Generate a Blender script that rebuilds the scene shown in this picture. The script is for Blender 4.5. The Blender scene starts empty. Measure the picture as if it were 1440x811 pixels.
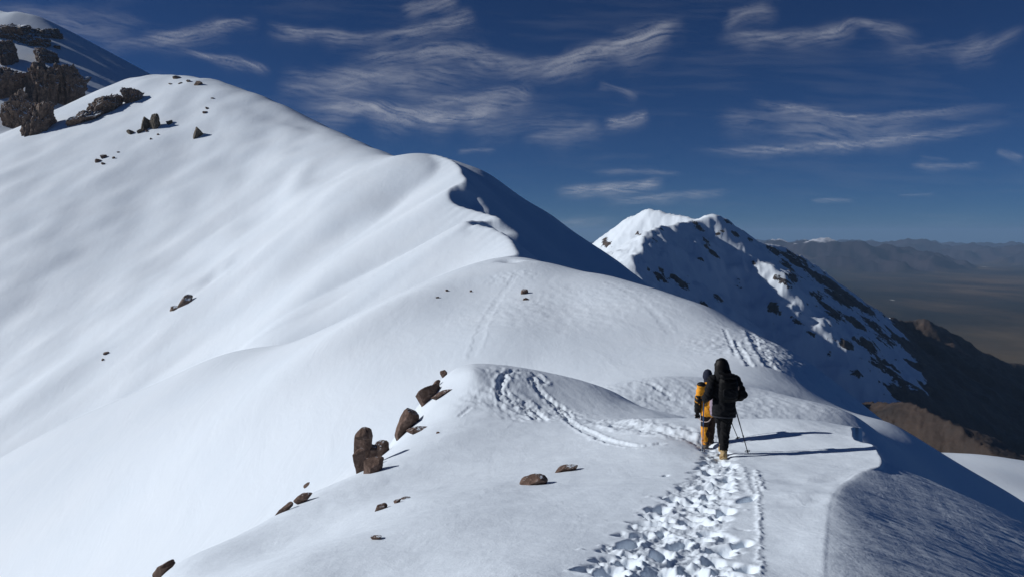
import bpy, bmesh, math, random
import numpy as np
from mathutils import Vector, Matrix

# ---------------------------------------------------------------- camera maths
F = 1150.0; CX = 720.0; CY = 405.5; HZ = 330.0
TH = math.atan((CY - HZ) / F)
cT, sT = math.cos(TH), math.sin(TH)
EYE = 1.65                                  # eye height above the snow

def ray(px, py):
    dx = (px - CX) / F; dy = -(py - CY) / F
    return np.array([dx, cT + dy * sT, -sT + dy * cT])

def P(px, py, Y):
    d = ray(px, py)
    return d * (Y / d[1])

scene = bpy.context.scene
col = scene.collection
rng = np.random.RandomState(7)
random.seed(7)

# ---------------------------------------------------------------- noise
def _hash(ix, iy, seed):
    h = (ix.astype(np.int64) * 374761393 + iy.astype(np.int64) * 668265263 + seed * 974711) & 0xFFFFFFFF
    h = ((h ^ (h >> 13)) * 1274126177) & 0xFFFFFFFF
    h = h ^ (h >> 16)
    return (h & 0xFFFFFF).astype(np.float32) / 0x7FFFFF - 1.0

def vnoise(x, y, seed=0):
    ix = np.floor(x); iy = np.floor(y)
    fx = (x - ix).astype(np.float32); fy = (y - iy).astype(np.float32)
    ix = ix.astype(np.int64); iy = iy.astype(np.int64)
    ux = fx * fx * fx * (fx * (fx * 6 - 15) + 10); uy = fy * fy * fy * (fy * (fy * 6 - 15) + 10)
    def grad(jx, jy, gx, gy):
        a = _hash(jx, jy, seed) * math.pi
        return np.cos(a) * gx + np.sin(a) * gy
    a = grad(ix, iy, fx, fy); b = grad(ix + 1, iy, fx - 1, fy)
    c = grad(ix, iy + 1, fx, fy - 1); d = grad(ix + 1, iy + 1, fx - 1, fy - 1)
    return 1.5 * ((a + (b - a) * ux) * (1 - uy) + (c + (d - c) * ux) * uy)

def fbm(x, y, seed=0, octaves=4, gain=0.5, lac=2.03):
    s = 0.0; a = 1.0
    for o in range(octaves):
        s = s + a * vnoise(x, y, seed + 17 * o)
        x = x * lac + 3.1; y = y * lac - 1.7; a *= gain
    return s

def ridged(x, y, seed=0, octaves=4, gain=0.5):
    s = 0.0; a = 1.0
    for o in range(octaves):
        n = 1.0 - np.abs(vnoise(x, y, seed + 13 * o)) * 2.0
        s = s + a * n
        x = x * 2.07 + 1.3; y = y * 2.07 + 5.1; a *= gain
    return s

def sstep(a, b, x):
    t = np.clip((x - a) / (b - a), 0, 1)
    return t * t * (3 - 2 * t)

def smax(a, b, k):
    h = np.clip(0.5 + 0.5 * (a - b) / k, 0, 1)
    return b + (a - b) * h + k * h * (1 - h)

def crom(pts, n):
    """Catmull-Rom through pts, n samples per span."""
    p = np.asarray(pts, float)
    q = np.vstack([2 * p[0] - p[1], p, 2 * p[-1] - p[-2]])
    out = []
    for i in range(1, len(q) - 2):
        p0, p1, p2, p3 = q[i - 1], q[i], q[i + 1], q[i + 2]
        for t in np.linspace(0, 1, n, endpoint=False):
            out.append(0.5 * ((2 * p1) + (-p0 + p2) * t + (2 * p0 - 5 * p1 + 4 * p2 - p3) * t * t + (-p0 + 3 * p1 - 3 * p2 + p3) * t ** 3))
    out.append(q[-2])
    return np.array(out)

def ridge(X, Y, pts, sl, sr, w, k, n=4):
    """Height of a ridge: crest line pts (x,y,z) with slopes sl / sr to the left / right of its course, rounded over w."""
    c = crom(pts, n) if n > 1 else np.asarray(pts, float)
    z = np.full(X.shape, -1e4, np.float32)
    for a, b in zip(c[:-1], c[1:]):
        dx, dy = b[0] - a[0], b[1] - a[1]
        L2 = dx * dx + dy * dy + 1e-9; L = math.sqrt(L2)
        rx = X - a[0]; ry = Y - a[1]
        t = np.clip((rx * dx + ry * dy) / L2, 0, 1)
        ex = rx - t * dx; ey = ry - t * dy
        d = np.sqrt(ex * ex + ey * ey)
        side = (ex * dy - ey * dx) / (L * (d + 1e-3))          # +1 right, -1 left
        s = sl + (sr - sl) * (0.5 + 0.5 * side)
        h = a[2] + t * (b[2] - a[2]) - s * (np.sqrt(d * d + w * w) - w)
        z = smax(z, h.astype(np.float32), k) if k > 0 else np.maximum(z, h)
    return z

def polydist(X, Y, pts):
    """distance, side sign and arc parameter (0..1) to a plan polyline"""
    c = np.asarray(pts, float)
    best = np.full(X.shape, 1e9, np.float32); sg = np.zeros(X.shape, np.float32); tt = np.zeros(X.shape, np.float32)
    n = len(c) - 1
    for i, (a, b) in enumerate(zip(c[:-1], c[1:])):
        dx, dy = b[0] - a[0], b[1] - a[1]
        L2 = dx * dx + dy * dy + 1e-12
        rx = X - a[0]; ry = Y - a[1]
        t = np.clip((rx * dx + ry * dy) / L2, 0, 1)
        ex = rx - t * dx; ey = ry - t * dy
        d = np.sqrt(ex * ex + ey * ey)
        m = d < best
        best = np.where(m, d, best); sg = np.where(m, np.sign(rx * dy - ry * dx), sg); tt = np.where(m, (i + t) / n, tt)
    return best, sg, tt

# ---------------------------------------------------------------- materials helpers
def new_mat(name):
    m = bpy.data.materials.new(name); m.use_nodes = True
    nt = m.node_tree; nt.nodes.clear()
    return m, nt

def N(nt, typ, **kw):
    n = nt.nodes.new(typ)
    for k, v in kw.items():
        if k == 'inp':
            for kk, vv in v.items():
                n.inputs[kk].default_value = vv
        else:
            setattr(n, k, v)
    return n

def principled(nt, **inp):
    b = N(nt, 'ShaderNodeBsdfPrincipled')
    for k, v in inp.items():
        b.inputs[k.replace('_', ' ')].default_value = v
    o = N(nt, 'ShaderNodeOutputMaterial')
    nt.links.new(b.outputs[0], o.inputs[0])
    return b

def tag(o, label, cat=None, group=None, kind=None):
    o['label'] = label
    if cat: o['category'] = cat
    if group: o['group'] = group
    if kind: o['kind'] = kind
    return o

def grid_mesh(name, X, Y, Z, mat, attrs=None, smooth=True):
    """structured grid (rows, cols) -> one mesh object"""
    R, C = X.shape
    me = bpy.data.meshes.new(name)
    co = np.stack([X, Y, Z], -1).reshape(-1, 3).astype(np.float32)
    idx = np.arange(R * C, dtype=np.int32).reshape(R, C)
    f = np.stack([idx[:-1, :-1], idx[:-1, 1:], idx[1:, 1:], idx[1:, :-1]], -1).reshape(-1, 4)
    me.vertices.add(len(co)); me.vertices.foreach_set('co', co.ravel())
    me.loops.add(f.size); me.loops.foreach_set('vertex_index', f.ravel())
    me.polygons.add(len(f))
    me.polygons.foreach_set('loop_start', np.arange(0, f.size, 4, dtype=np.int32))
    if smooth: me.polygons.foreach_set('use_smooth', np.ones(len(f), bool))
    me.update(calc_edges=True)
    for k, v in (attrs or {}).items():
        at = me.attributes.new(k, 'FLOAT', 'POINT'); at.data.foreach_set('value', v.astype(np.float32).ravel())
    me.materials.append(mat)
    o = bpy.data.objects.new(name, me); col.objects.link(o)
    return o

# ================================================================ TERRAIN: the snow ridge
AZ = np.radians(np.arange(-52, 50.01, 0.07))
lr = []
r = 1.6
while r < 1250:
    lr.append(r)
    r *= 1.0055 if r < 5 else (1.0021 if r < 14.5 else 1.0035) if r < 22 else (1.0055 if r < 400 else 1.008)
RR = np.array(lr)
AZg, Rg = np.meshgrid(AZ, RR)
GX = (Rg * np.sin(AZg)).astype(np.float32); GY = (Rg * np.cos(AZg)).astype(np.float32)
print('grid', GX.shape)

# ---- near ground and shoulder: thin-plate surface through surveyed points (px,py,distance) or (x,y,z)
vis = [
 (720,811,6.1),(860,811,6.0),(1000,811,6.1),(1100,811,6.3),(600,811,6.9),(500,811,7.4),(430,785,8.5),(530,755,9.3),(650,722,10.2),(740,700,11.2),
 (860,790,6.7),(900,700,10.2),(800,720,9.8),(1018,641,13.7),(1100,640,13.5),(1100,760,7.6),(1155,760,7.2),(1165,700,9.3),(1190,672,10.8),(1237,655,11.7),(1205,612,15.3),
 (1200,601,16.5),(1160,592,17.2),(1110,587,17.6),(1000,586,18.0),(900,588,18.8),(1060,610,15.8),(950,620,15.4),
 (530,712,12.6),(575,700,12.8),(740,680,13.2),(797,660,14),(870,648,14.2),(450,745,12.2),(370,775,11.6),(300,795,11.2),
 (600,660,16),(540,690,14.6),(700,640,16.5),(800,625,16.8),(640,612,19),(560,640,18),(700,597,20),(800,592,20),(850,594,19.4),
 (640,515,26.5),(700,513,26.5),(780,525,26.8),(860,547,26.5),(960,583,24.2),(700,555,22.8),(760,570,22.5),(850,580,22.3),(620,570,23.2),(998,629,15.6),(1040,632,14.8),(580,600,23),
 (530,645,20.5),(500,675,19.5),(455,700,18.5),(425,712,18.2),(395,727,17.3),(310,775,14.5),(235,800,12.3),
 (850,541,50),(930,528,52),(1000,530,54),(1060,555,48),(1100,578,43),(950,570,44),(1020,578,42),
 (900,500,80),(1000,500,75),(1080,500,74),(1100,487,88),(1000,432,112),(930,408,130),(860,388,148),(735,372,168),(700,366,180),
 (700,480,95),(700,420,130),(800,430,116),(850,460,98),(950,460,96),(1050,490,82),
 (600,440,125),(560,480,110),(500,540,95),(620,400,150),
 (1250,590,58),(1440,705,62),(1350,700,46),(1250,620,46),(1200,580,46),(1340,647,60),
]
xyz = [tuple(P(*v)) for v in vis]
xyz += [
 (-8,13,-9.5),(-9,17,-12),(-8,21,-12.5),(-7,26,-12),(-6,31,-11),(-14,15,-17),(-14,25,-20),(-20,20,-24),(-25,35,-32),(-3,33,-8.5),(-10,40,-20),(-8,8,-8),(-14,8,-14),(-4,4,-3.2),(-9,3,-7.5),(-30,10,-32),
 (0,33,-7.0),(4,33,-7.4),(8,30,-7.9),(4.5,21,-4.95),(7,20,-5.2),(5,26,-6.1),(6.5,27,-6.8),(9,25,-7.8),(0,50,-12),(-8,60,-20),(8,58,-10.8),(14,58,-10.5),(8,66,-12),
 (19.2,54,-11.3),(22,56,-12.7),(22,62,-11.8),(25,66,-13),(27,72,-13.3),(30,66,-16.3),(16.5,51,-9.8),
 (0,1.5,-1.9),(2.5,1.5,-1.85),(4,4,-2.2),(1,3,-2.15),(7.5,14,-3.6),(6.5,10,-3.15),(5.5,7,-2.7),(9,17,-4.3),(5,2,-2.1),(9,3,-2.5),(9,8,-3.0),
 (45,70,-25),(60,90,-36),(45,110,-24),(60,130,-36),(42,140,-23),(40,165,-23),(80,150,-52),(100,100,-64),(80,70,-52),(60,50,-40),(42,40,-27),(30,30,-19),(20,20,-12),(14,12,-8),(100,200,-68),(16,190,-14),(40,220,-34),(0,230,-26),(-20,200,-16),(100,40,-70),(60,20,-42),(30,8,-20),(150,150,-100),(150,250,-110),(150,60,-110),
 (-40,60,-46),(-40,110,-26),(-60,150,-30),(-60,60,-62),(-100,100,-66),(-100,200,-40),(-100,40,-100),(-40,190,-22),(0,300,-60),(60,300,-70),(-80,300,-60),
]
cp = np.array(xyz)
cr = np.hypot(cp[:, 0], cp[:, 1])
cu = np.arctan2(cp[:, 0], cp[:, 1]) * 1.6; cv = np.log(cr); ce = (cp[:, 2] + EYE) / cr
def tps_k(d2):
    return 0.5 * d2 * np.log(d2 + 1e-9)
n = len(cp)
K = tps_k((cu[:, None] - cu[None]) ** 2 + (cv[:, None] - cv[None]) ** 2) + np.eye(n) * 2e-3
Pm = np.stack([np.ones(n), cu, cv], 1)
A = np.block([[K, Pm], [Pm.T, np.zeros((3, 3))]])
wts = np.linalg.solve(A, np.concatenate([ce, np.zeros(3)]))
# evaluated on a coarser polar lattice, then interpolated
def tps_eval(u, v):
    s = wts[n] + wts[n + 1] * u + wts[n + 2] * v
    for i in range(n):
        s = s + wts[i] * tps_k((u - cu[i]) ** 2 + (v - cv[i]) ** 2)
    return s
near = Rg[:, 0] < 330
nn = int(near.sum())
ca = np.unique(np.concatenate([np.arange(0, len(AZ), 4), [len(AZ) - 1]])); cb = np.unique(np.concatenate([np.arange(0, nn, 4), [nn - 1]]))
e_c = tps_eval(AZ[ca][None, :] * 1.6 * np.ones((len(cb), 1)), np.log(RR[cb])[:, None] * np.ones((1, len(ca))))
def cubic_rows(src_pos, src, dst_pos):
    # cubic (Catmull-Rom) interpolation along axis 0
    i = np.clip(np.searchsorted(src_pos, dst_pos, side='right') - 1, 0, len(src_pos) - 2)
    t = ((dst_pos - src_pos[i]) / (src_pos[i + 1] - src_pos[i]))[:, None]
    p0 = src[np.maximum(i - 1, 0)]; p1 = src[i]; p2 = src[i + 1]; p3 = src[np.minimum(i + 2, len(src_pos) - 1)]
    return 0.5 * (2 * p1 + (-p0 + p2) * t + (2 * p0 - 5 * p1 + 4 * p2 - p3) * t ** 2 + (-p0 + 3 * p1 - 3 * p2 + p3) * t ** 3)
e_f = cubic_rows(ca.astype(float), cubic_rows(cb.astype(float), e_c, np.arange(nn).astype(float)).T, np.arange(len(AZ)).astype(float)).T
Znear = np.full(GX.shape, -1e3, np.float32)
Znear[:nn] = -EYE + e_f * Rg[:nn]
Znear -= (sstep(200, 320, Rg) * 150).astype(np.float32)

# ---- platform cornice: scalloped lip on the right of the platform
lip_px = [(1152,811,5.9),(1153,790,6.3),(1156,752,7.2),(1164,706,9.2),(1190,672,10.8),(1222,662,11.5),(1237,654,11.8),(1236,642,12.7),(1226,628,13.9),(1203,619,14.6),(1199,607,15.8),(1200,603,16.4),(1213,600.5,16.8)]
lip = crom([P(*q) for q in lip_px], 6)
ext0 = lip[0] + np.array([-1.2, -5.5, .9])
lip = np.vstack([ext0 + (lip[0] - ext0) * t_ for t_ in np.linspace(0, .95, 14)] + [lip, lip[-1] + np.array([.6, 1.4, -.4]), lip[-1] + np.array([1.2, 2.8, -.8]), lip[-1] + np.array([3.0, 7, -2]), lip[-1] + np.array([6, 20, -5])])
m = (GX > -1) & (Rg < 60)
rows = np.where(m.any(1))[0]; r1 = rows.max() + 1
gx, gy = GX[:r1], GY[:r1]
d, sg, tt = polydist(gx, gy, lip[:, :2])
over = np.where(sg > 0, d, 0)
def znear_at(x_, y_):
    a_ = (math.atan2(x_, y_) - AZ[0]) / (AZ[1] - AZ[0]); i_ = float(np.interp(math.hypot(x_, y_), RR, np.arange(len(RR)))); j0_, i0_ = int(a_), int(i_); u_, v_ = a_ - j0_, i_ - i0_
    return float((Znear[i0_, j0_] * (1 - u_) + Znear[i0_, j0_ + 1] * u_) * (1 - v_) + (Znear[i0_ + 1, j0_] * (1 - u_) + Znear[i0_ + 1, j0_ + 1] * u_) * v_)
wn = 15
lipS = np.vstack([np.convolve(np.pad(lip[:, k], wn // 2, mode='edge'), np.ones(wn) / wn, 'valid') for k in (0, 1)]).T      # the lip without its scallops
lipS[0] = lip[0][:2]; lipS[-1] = lip[-1][:2]
lzS = np.array([znear_at(q_[0], max(q_[1], 1.8)) for q_ in lipS])
lzS = np.convolve(np.pad(lzS, 4, mode='edge'), np.ones(9) / 9, 'valid')
dS, sgS, ttS = polydist(gx, gy, lipS)
dperp = dS * sgS; dp = np.maximum(dperp, 0)
def face_z(x_, y_, d_, t_):
    p_ = np.maximum(d_, 0); rnd_ = .40 - .34 * sstep(7.2, 9.6, y_)
    z_ = np.interp(t_, np.linspace(0, 1, len(lipS)), lzS) - .415 * (np.sqrt(p_ ** 2 + rnd_ ** 2) - rnd_) - .030 * np.maximum(p_ - .9, 0) ** 2 * (p_ < 6.5) - (p_ >= 6.5) * (.030 * 5.6 ** 2 + .336 * (p_ - 6.5))
    return z_ - .62 * (np.sqrt((y_ - 12.6) ** 2 + .05) + (y_ - 12.6)) / 2 * sstep(-1, .6, d_) * (1 - .8 * sstep(15, 24, y_))
zface = face_z(gx, gy, dperp, ttS)
dl_, sl_, tl_ = polydist(lip[:, 0].astype(np.float32), lip[:, 1].astype(np.float32), lipS)
res_ = np.array([znear_at(q_[0], max(q_[1], 1.8)) for q_ in lip]) - face_z(lip[:, 0], lip[:, 1], dl_ * sl_, tl_)
zface += (np.interp(tt, np.linspace(0, 1, len(lip)), res_) - .0005) * np.exp(-over / 2.2) * sstep(11.2, 9.0, gy)
zplat = Znear[:r1].copy()
zface = np.where(gy > 10, np.minimum(zface, zplat + .02), zface)
fac = (1 - sstep(20, 34, gy)) * sstep(0, .06, over)
Znear[:r1] = zplat * (1 - fac) + zface * fac

# ---- the great ridge: crest points (px, py, distance)
def PP(lst): return [tuple(P(*q)) for q in lst]
crest4 = PP([(714,364,188),(726,358,196),(723,349,206),(712,333,222),(682,318,236),(655,312,244),(690,309,248),(701,307,249),(675,299,262),(640,288,276),(630,277,284),(634,265,292),(654,254,300),(648,244,312),(646,236,324),(634,225,340),(612,218,356)])
crest45 = PP([(612,218,356),(590,217,366),(563,220,382),(530,215,412),(500,203,440),(470,188,470),(430,170,505),(390,150,535),(350,129,565),(310,115,595),(270,107,625),(240,105,645),(207,105,668)])
spur4 = PP([(640,229,335),(690,250,332),(760,292,326),(833,338,318),(900,388,308),(960,440,296),(1040,520,280),(1150,640,262)])
crest56 = PP([(207,105,668),(180,110,720),(150,105,790),(120,70,850)])
summit = PP([(300,163,1130),(240,130,1060),(190,103,1000),(160,88,975),(130,73,955),(100,56,938),(80,43,925),(55,28,912),(25,20,900),(-40,14,915),(-160,-10,930),(-320,-20,960)])
rib_s = PP([(30,20,900),(5,22,875),(-25,50,840),(-50,100,795),(-80,165,740),(-150,260,660)])
rib_left = PP([(207,105,668),(150,135,640),(100,170,600),(20,215,560),(-80,270,520)])
shoulder = [(0,188,-7),(4,160,-8),(3,130,-12),(0,100,-15),(-4,75,-17)]
lowridge = [(-4,75,-17),(-4,50,-15),(-1,32,-10.5),(-1,20,-9),(0,5,-6),(0,-10,-5)]

far_m = RR > 20
fx, fy = GX[far_m], GY[far_m]
# gentle wander for natural crests
wx = fx + 2.5 * vnoise(fx / 22, fy / 22, 5); wy = fy + 2.5 * vnoise(fx / 22, fy / 22, 6)
Zr = -2.0 + ridge(wx, wy, crest45, 0.64, 0.72, 18, 6, 2)
Zr = smax(Zr, ridge(fx, fy, crest4, 0.56, 0.80, 0.8, 0.7, 3), 1.2)
Zr = smax(Zr, ridge(fx, fy, spur4, 0.8, 0.72, 3, 2, 2) - 3.0, 2)
Zr = smax(Zr, ridge(fx, fy, shoulder[::-1], 0.62, 0.62, 6, 3, 2), 3)
Zr = smax(Zr, ridge(fx, fy, lowridge[::-1], 0.72, 0.7, 6, 3, 2), 3)
Zr = smax(Zr, ridge(fx, fy, rib_left, 0.56, 0.62, 10, 8, 2) - 8, 12)
left_plane = (-169 + .08 * fx + .47 * fy).astype(np.float32)      # the western part of the slope falls straight towards the viewer
wl = .68 * sstep(-55, -200, fx) * sstep(5, 130, polydist(fx, fy, np.array(crest45)[:, :2])[0])
Zr = Zr * (1 - wl) - smax(-Zr, -left_plane, 14) * wl
Zs = ridge(fx, fy, summit, .52, 0.75, 6, 8, 2)
Zs = smax(Zs, ridge(fx, fy, rib_s, 0.60, 0.75, 6, 6, 2) - 12, 10)
Zr = smax(Zr, Zs, 5)
# snow bench low on the right
bench = (-193 - 0.10 * (fx - 380) + 0.02 * (fy - 600) + 5 * vnoise(fx / 90, fy / 90, 31)) - 400 * sstep(420, 300, fy) - 300 * sstep(700, 1000, fy)
Zr = smax(Zr, bench.astype(np.float32), 8)
# flutes down the left face
cc = -0.773 * fx + 0.634 * fy; gg = 0.634 * fx + 0.773 * fy
wob = 6 * vnoise(cc / 70, gg / 140, 8)
lf = (1 - sstep(600, 680, fy)) * sstep(60, 160, Rg[far_m]) * sstep(-5, 40, -(fx - (-0.4 * (fy - 190))))
Zr += (lf * (1.25 * vnoise((cc + .3 * wob) / 40, gg / 1000, 9) + .40 * vnoise((cc + .3 * wob) / 15, gg / 700, 10) + .10 * vnoise((cc + .3 * wob) / 5.5, gg / 300, 12))).astype(np.float32)

Z = Znear.copy()
Z[far_m] = smax(Znear[far_m], Zr, 0.6 + 5 * sstep(45, 110, Rg[far_m]))
Z = np.maximum(Z, -620)
print('terrain', Z.min(), Z.max())

# ================================================================ pixel lookup on the terrain (used to place things where they stand)
def hit(px, py):
    for dy_ in range(0, 40, 2):
        p = hit1(px, py + dy_)
        if p is not None: return p
    raise ValueError('no ground at %s %s' % (px, py))

def hit1(px, py):
    d = ray(px, py); a = math.atan2(d[0], d[1]); h = math.hypot(d[0], d[1])
    j = (a - AZ[0]) / (AZ[1] - AZ[0]); j0 = int(np.clip(math.floor(j), 0, len(AZ) - 2)); t = j - j0
    zc = Z[:, j0] * (1 - t) + Z[:, j0 + 1] * t
    zr = RR * (d[2] / h)
    g = zc - zr
    k = np.where((g[1:] >= 0) & (g[:-1] < 0) & (RR[1:] > 4))[0]
    if len(k) == 0: return None
    k = k[0]; s = -g[k] / (g[k + 1] - g[k] + 1e-12)
    rr = RR[k] + s * (RR[k + 1] - RR[k])
    return Vector((rr * math.sin(a), rr * math.cos(a), rr * d[2] / h))

def ground(x, y):
    a = math.atan2(x, y); rr = math.hypot(x, y)
    j = np.clip((a - AZ[0]) / (AZ[1] - AZ[0]), 0, len(AZ) - 1.001); i = np.interp(rr, RR, np.arange(len(RR)))
    i = min(i, len(RR) - 1.001)
    j0, i0 = int(j), int(i); u, v = j - j0, i - i0
    return float((Z[i0, j0] * (1 - u) + Z[i0, j0 + 1] * u) * (1 - v) + (Z[i0 + 1, j0] * (1 - u) + Z[i0 + 1, j0 + 1] * u) * v)

# ================================================================ snow detail: ribs, tracks, trench, ripples
def box(pts, margin):
    pts = np.asarray(pts, float)
    a = np.arctan2(pts[:, 0], pts[:, 1]); rr = np.hypot(pts[:, 0], pts[:, 1])
    da = margin / rr.min()
    j0 = max(0, int((a.min() - da - AZ[0]) / (AZ[1] - AZ[0]))); j1 = min(len(AZ), int((a.max() + da - AZ[0]) / (AZ[1] - AZ[0])) + 2)
    i0 = int(np.searchsorted(RR, max(RR[0], rr.min() - margin))); i1 = min(len(RR), int(np.searchsorted(RR, rr.max() + margin)) + 1)
    return slice(i0, i1), slice(j0, j1)

def line3(pxl, n=5):
    pts = [hit(*q) for q in pxl]
    pts = [(p.x, p.y, p.z) for p in pts if p is not None]
    return crom(pts, n)

def bump_line(pxl, width, h, taper=True, n=5, rough=0.0, seed=3):
    """soft ridge (h>0) or gully (h<0) along a line on the snow"""
    c = line3(pxl, n)
    sl = box(c, width * 3.2); x, y = GX[sl], GY[sl]
    d, sg, tt = polydist(x, y, c[:, :2])
    if rough: d = np.abs(d * sg + rough * width * fbm(x / (width * 2.2), y / (width * 2.2), seed, 3))
    a = np.exp(-(d / width) ** 2)
    if taper:
        Lc = np.hypot(*(c[-1] - c[0])[:2]) * .22 + width
        for e_ in (c[0], c[-1]): a = a * (1 - np.exp(-((x - e_[0]) ** 2 + (y - e_[1]) ** 2) / Lc ** 2))
    Z[sl] += (h * a).astype(np.float32)

def track(pxl, width, depth, seed, rough=.5, n=5):
    """a trodden or skied groove with raised crumbly edges"""
    c = line3(pxl, n)
    sl = box(c, width * 4); x, y = GX[sl], GY[sl]
    d, sg, tt = polydist(x, y, c[:, :2])
    nz = fbm(x / (width * 1.3), y / (width * 1.3), seed, 3)
    d2 = np.abs(d * sg + .35 * width * nz)
    g = -depth * (1 - sstep(.35 * width, .62 * width, d2)) + .55 * depth * np.exp(-((d2 - .85 * width) / (.25 * width)) ** 2) * (1 + rough * nz)
    Z[sl] += (g * sstep(0, .04, tt) * sstep(1, .96, tt)).astype(np.float32)

def patch_noise(px, py, rad, fn, soft=.5):
    p = hit(px, py)
    sl = box([(p.x, p.y)], rad * 1.05); x, y = GX[sl], GY[sl]
    q = np.hypot(x - p.x, y - p.y) / rad
    Z[sl] += (fn(x, y) * sstep(1, 1 - soft, q)).astype(np.float32)

# broad ribs and gullies of the left face
bump_line([(655,318),(560,362),(400,458),(200,592),(70,684)], 13, 3.2)
bump_line([(690,372),(560,432),(360,562),(170,690)], 9, 2.0)
bump_line([(470,225),(420,255),(375,310),(330,372),(240,468),(130,575)], 22, -2.4)
bump_line([(460,212),(432,235),(405,272),(375,300)], 7, 2.2)
bump_line([(600,236),(560,272),(480,330),(380,400)], 10, -2.0)
bump_line([(255,130),(200,190),(120,270),(30,355)], 16, 1.4)
bump_line([(330,135),(270,200),(170,300),(40,425)], 16, -1.4)
bump_line([(318,372),(295,392),(270,410)], 4.0, -3.0)           # wind scoop beside the lone outcrop
bump_line([(300,185),(318,172),(330,160)], 6, 2.0)
# flank folds close to the camera
bump_line([(470,776),(530,755),(640,726),(735,702)], .8, .10)
bump_line([(470,733),(530,716),(640,697),(740,682),(800,662),(870,648)], .9, .12)
bump_line([(490,722),(560,690),(700,652),(800,640)], 1.3, -.10)
bump_line([(540,668),(640,612),(760,600),(840,598)], .7, .05)

bump_line([(650,517),(664,533),(655,548),(634,560)], .45, .22)
bump_line([(600,588),(640,577),(664,583)], .5, .20)
bump_line([(352,150),(395,164),(440,178),(470,192)], 9, -3.2)
bump_line([(672,317),(690,317),(712,319),(732,332)], 2.8, -4.5)
bump_line([(655,263),(668,284),(690,299)], 2.6, -3.0)
bump_line([(690,368),(715,366),(735,368)], 1.6, -1.6)
# ripples: shoulder scales, saddle, near cornice face
def scales(amp, sx, sy, seed, ang=.5):
    ca_, sa_ = math.cos(ang), math.sin(ang)
    return lambda x, y: amp * fbm((x * ca_ + y * sa_) / sx, (-x * sa_ + y * ca_) / sy, seed, 3)
patch_noise(1125, 512, 15, scales(.10, .7, 1.2, 81, .3), .6)
patch_noise(1075, 470, 13, scales(.05, .9, 1.6, 82, .3), .8)
patch_noise(1040, 568, 9, scales(.032, .4, .9, 83, .2), .7)
patch_noise(930, 556, 9, scales(.03, .4, .9, 84, .2), .7)
patch_noise(800, 430, 26, scales(.05, 1.2, 2.2, 85, .4), .8)
fm = GY[:r1] < 40
lowf = (over > 0)
streak = fbm((gx + .3 * gy) / 1.1, (gy - .12 * gx) / .085, 91, 3, .55) * .010 + fbm(gx / .5, gy / .16, 92, 3) * .006
Z[:r1] += (streak * sstep(.0, .5, over) * sstep(20, 14, gy)).astype(np.float32)
Z[:r1] += (.007 * np.exp(-(d / .09) ** 2) * sstep(8.3, 9.5, gy) * sstep(19, 16.5, gy)).astype(np.float32)   # raised wind edge of the lip
bump_line([(1085,668),(1130,677),(1175,672),(1210,664)], .22, -.04)
bump_line([(1075,690),(1120,694),(1160,686)], .16, .03)
bump_line([(1080,703),(1130,707),(1172,694)], .16, -.03)
Z[:r1] += (.010 * fbm(gx / .9, gy / .5, 95, 4) * sstep(.5, 0, over)).astype(np.float32)

# the trodden trench: crumbled snow, boot holes, clods
mid = crom([(1.0,2,0),(1.1,4,0),(1.18,6.1,0),(1.62,8,0),(2.40,10.3,0),(3.02,12,0),(3.36,13.2,0),(3.6,14.2,0),(3.74,15.6,0)], 8)
sl = box(mid[6:], 2.2); x, y = GX[sl], GY[sl]
dm, sm, tm = polydist(x, y, mid[:, :2])
hw = np.interp(y, [2, 6.1, 8, 10.3, 12, 13, 14.2, 15.6], [.56, .56, .52, .38, .30, .27, .22, .18])
edge = dm / hw + .35 * fbm(x / .25, y / .25, 101, 3)
M = sstep(1.08, .78, edge)
crumb = -.045 + .022 * fbm(x / .34, y / .38, 102, 3) + .010 * fbm(x / .12, y / .14, 103, 3)
Zt = M * crumb
rs = np.random.RandomState(5)
pits = []
for k in range(105):
    yy = 3.0 + 12.2 * rs.rand() ** .85
    xm = np.interp(yy, mid[:, 1], mid[:, 0]); h_ = np.interp(yy, [2, 6.1, 8, 10.3, 12, 13, 14.2, 15.6], [.62, .62, .60, .40, .30, .27, .22, .18])
    pits.append((xm + h_ * rs.uniform(-.95, .95), yy, rs.uniform(.09, .165), rs.uniform(.05, .085), rs.uniform(-.7, .6), rs.uniform(.07, .16)))
for (a_, b_, la_, wa_, an_, de_) in [(924,715,.15,.12,-.3,.13),(921,734,.27,.09,-1.05,.15),(978,731,.20,.11,-.6,.16),(1020,718,.22,.09,.2,.2),(884,764,.24,.09,.5,.16),(855,802,.2,.13,.2,.2),(880,791,.2,.1,.1,.18),
        (927,778,.26,.1,.3,.18),(929,803,.22,.12,.2,.2),(1013,771,.17,.13,.9,.13),(978,800,.22,.12,.1,.2),(1044,764,.14,.08,.4,.15),(1000,662,.24,.1,.1,.16),(1007,649,.24,.09,.2,.16),(962,702,.26,.1,-.9,.14),(991,684,.2,.09,.1,.14),
        (1013,690,.2,.1,-.7,.1),(924,751,.25,.08,-1.0,.14),(1049,800,.16,.08,.3,.16),(838,788,.07,.05,.0,.08),(818,799,.12,.06,.6,.08),(1051,701,.2,.07,.7,.12),(955,764,.2,.09,.6,.14),(936,668,.06,.04,.3,.06),(985,655,.06,.05,.6,.07)]:
    p = hit(a_, b_); pits.append((p.x, p.y, la_, wa_, an_, de_))
nz1 = fbm(x / .09, y / .09, 105, 3)
pit = np.zeros(x.shape); rim = np.zeros(x.shape)
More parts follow.
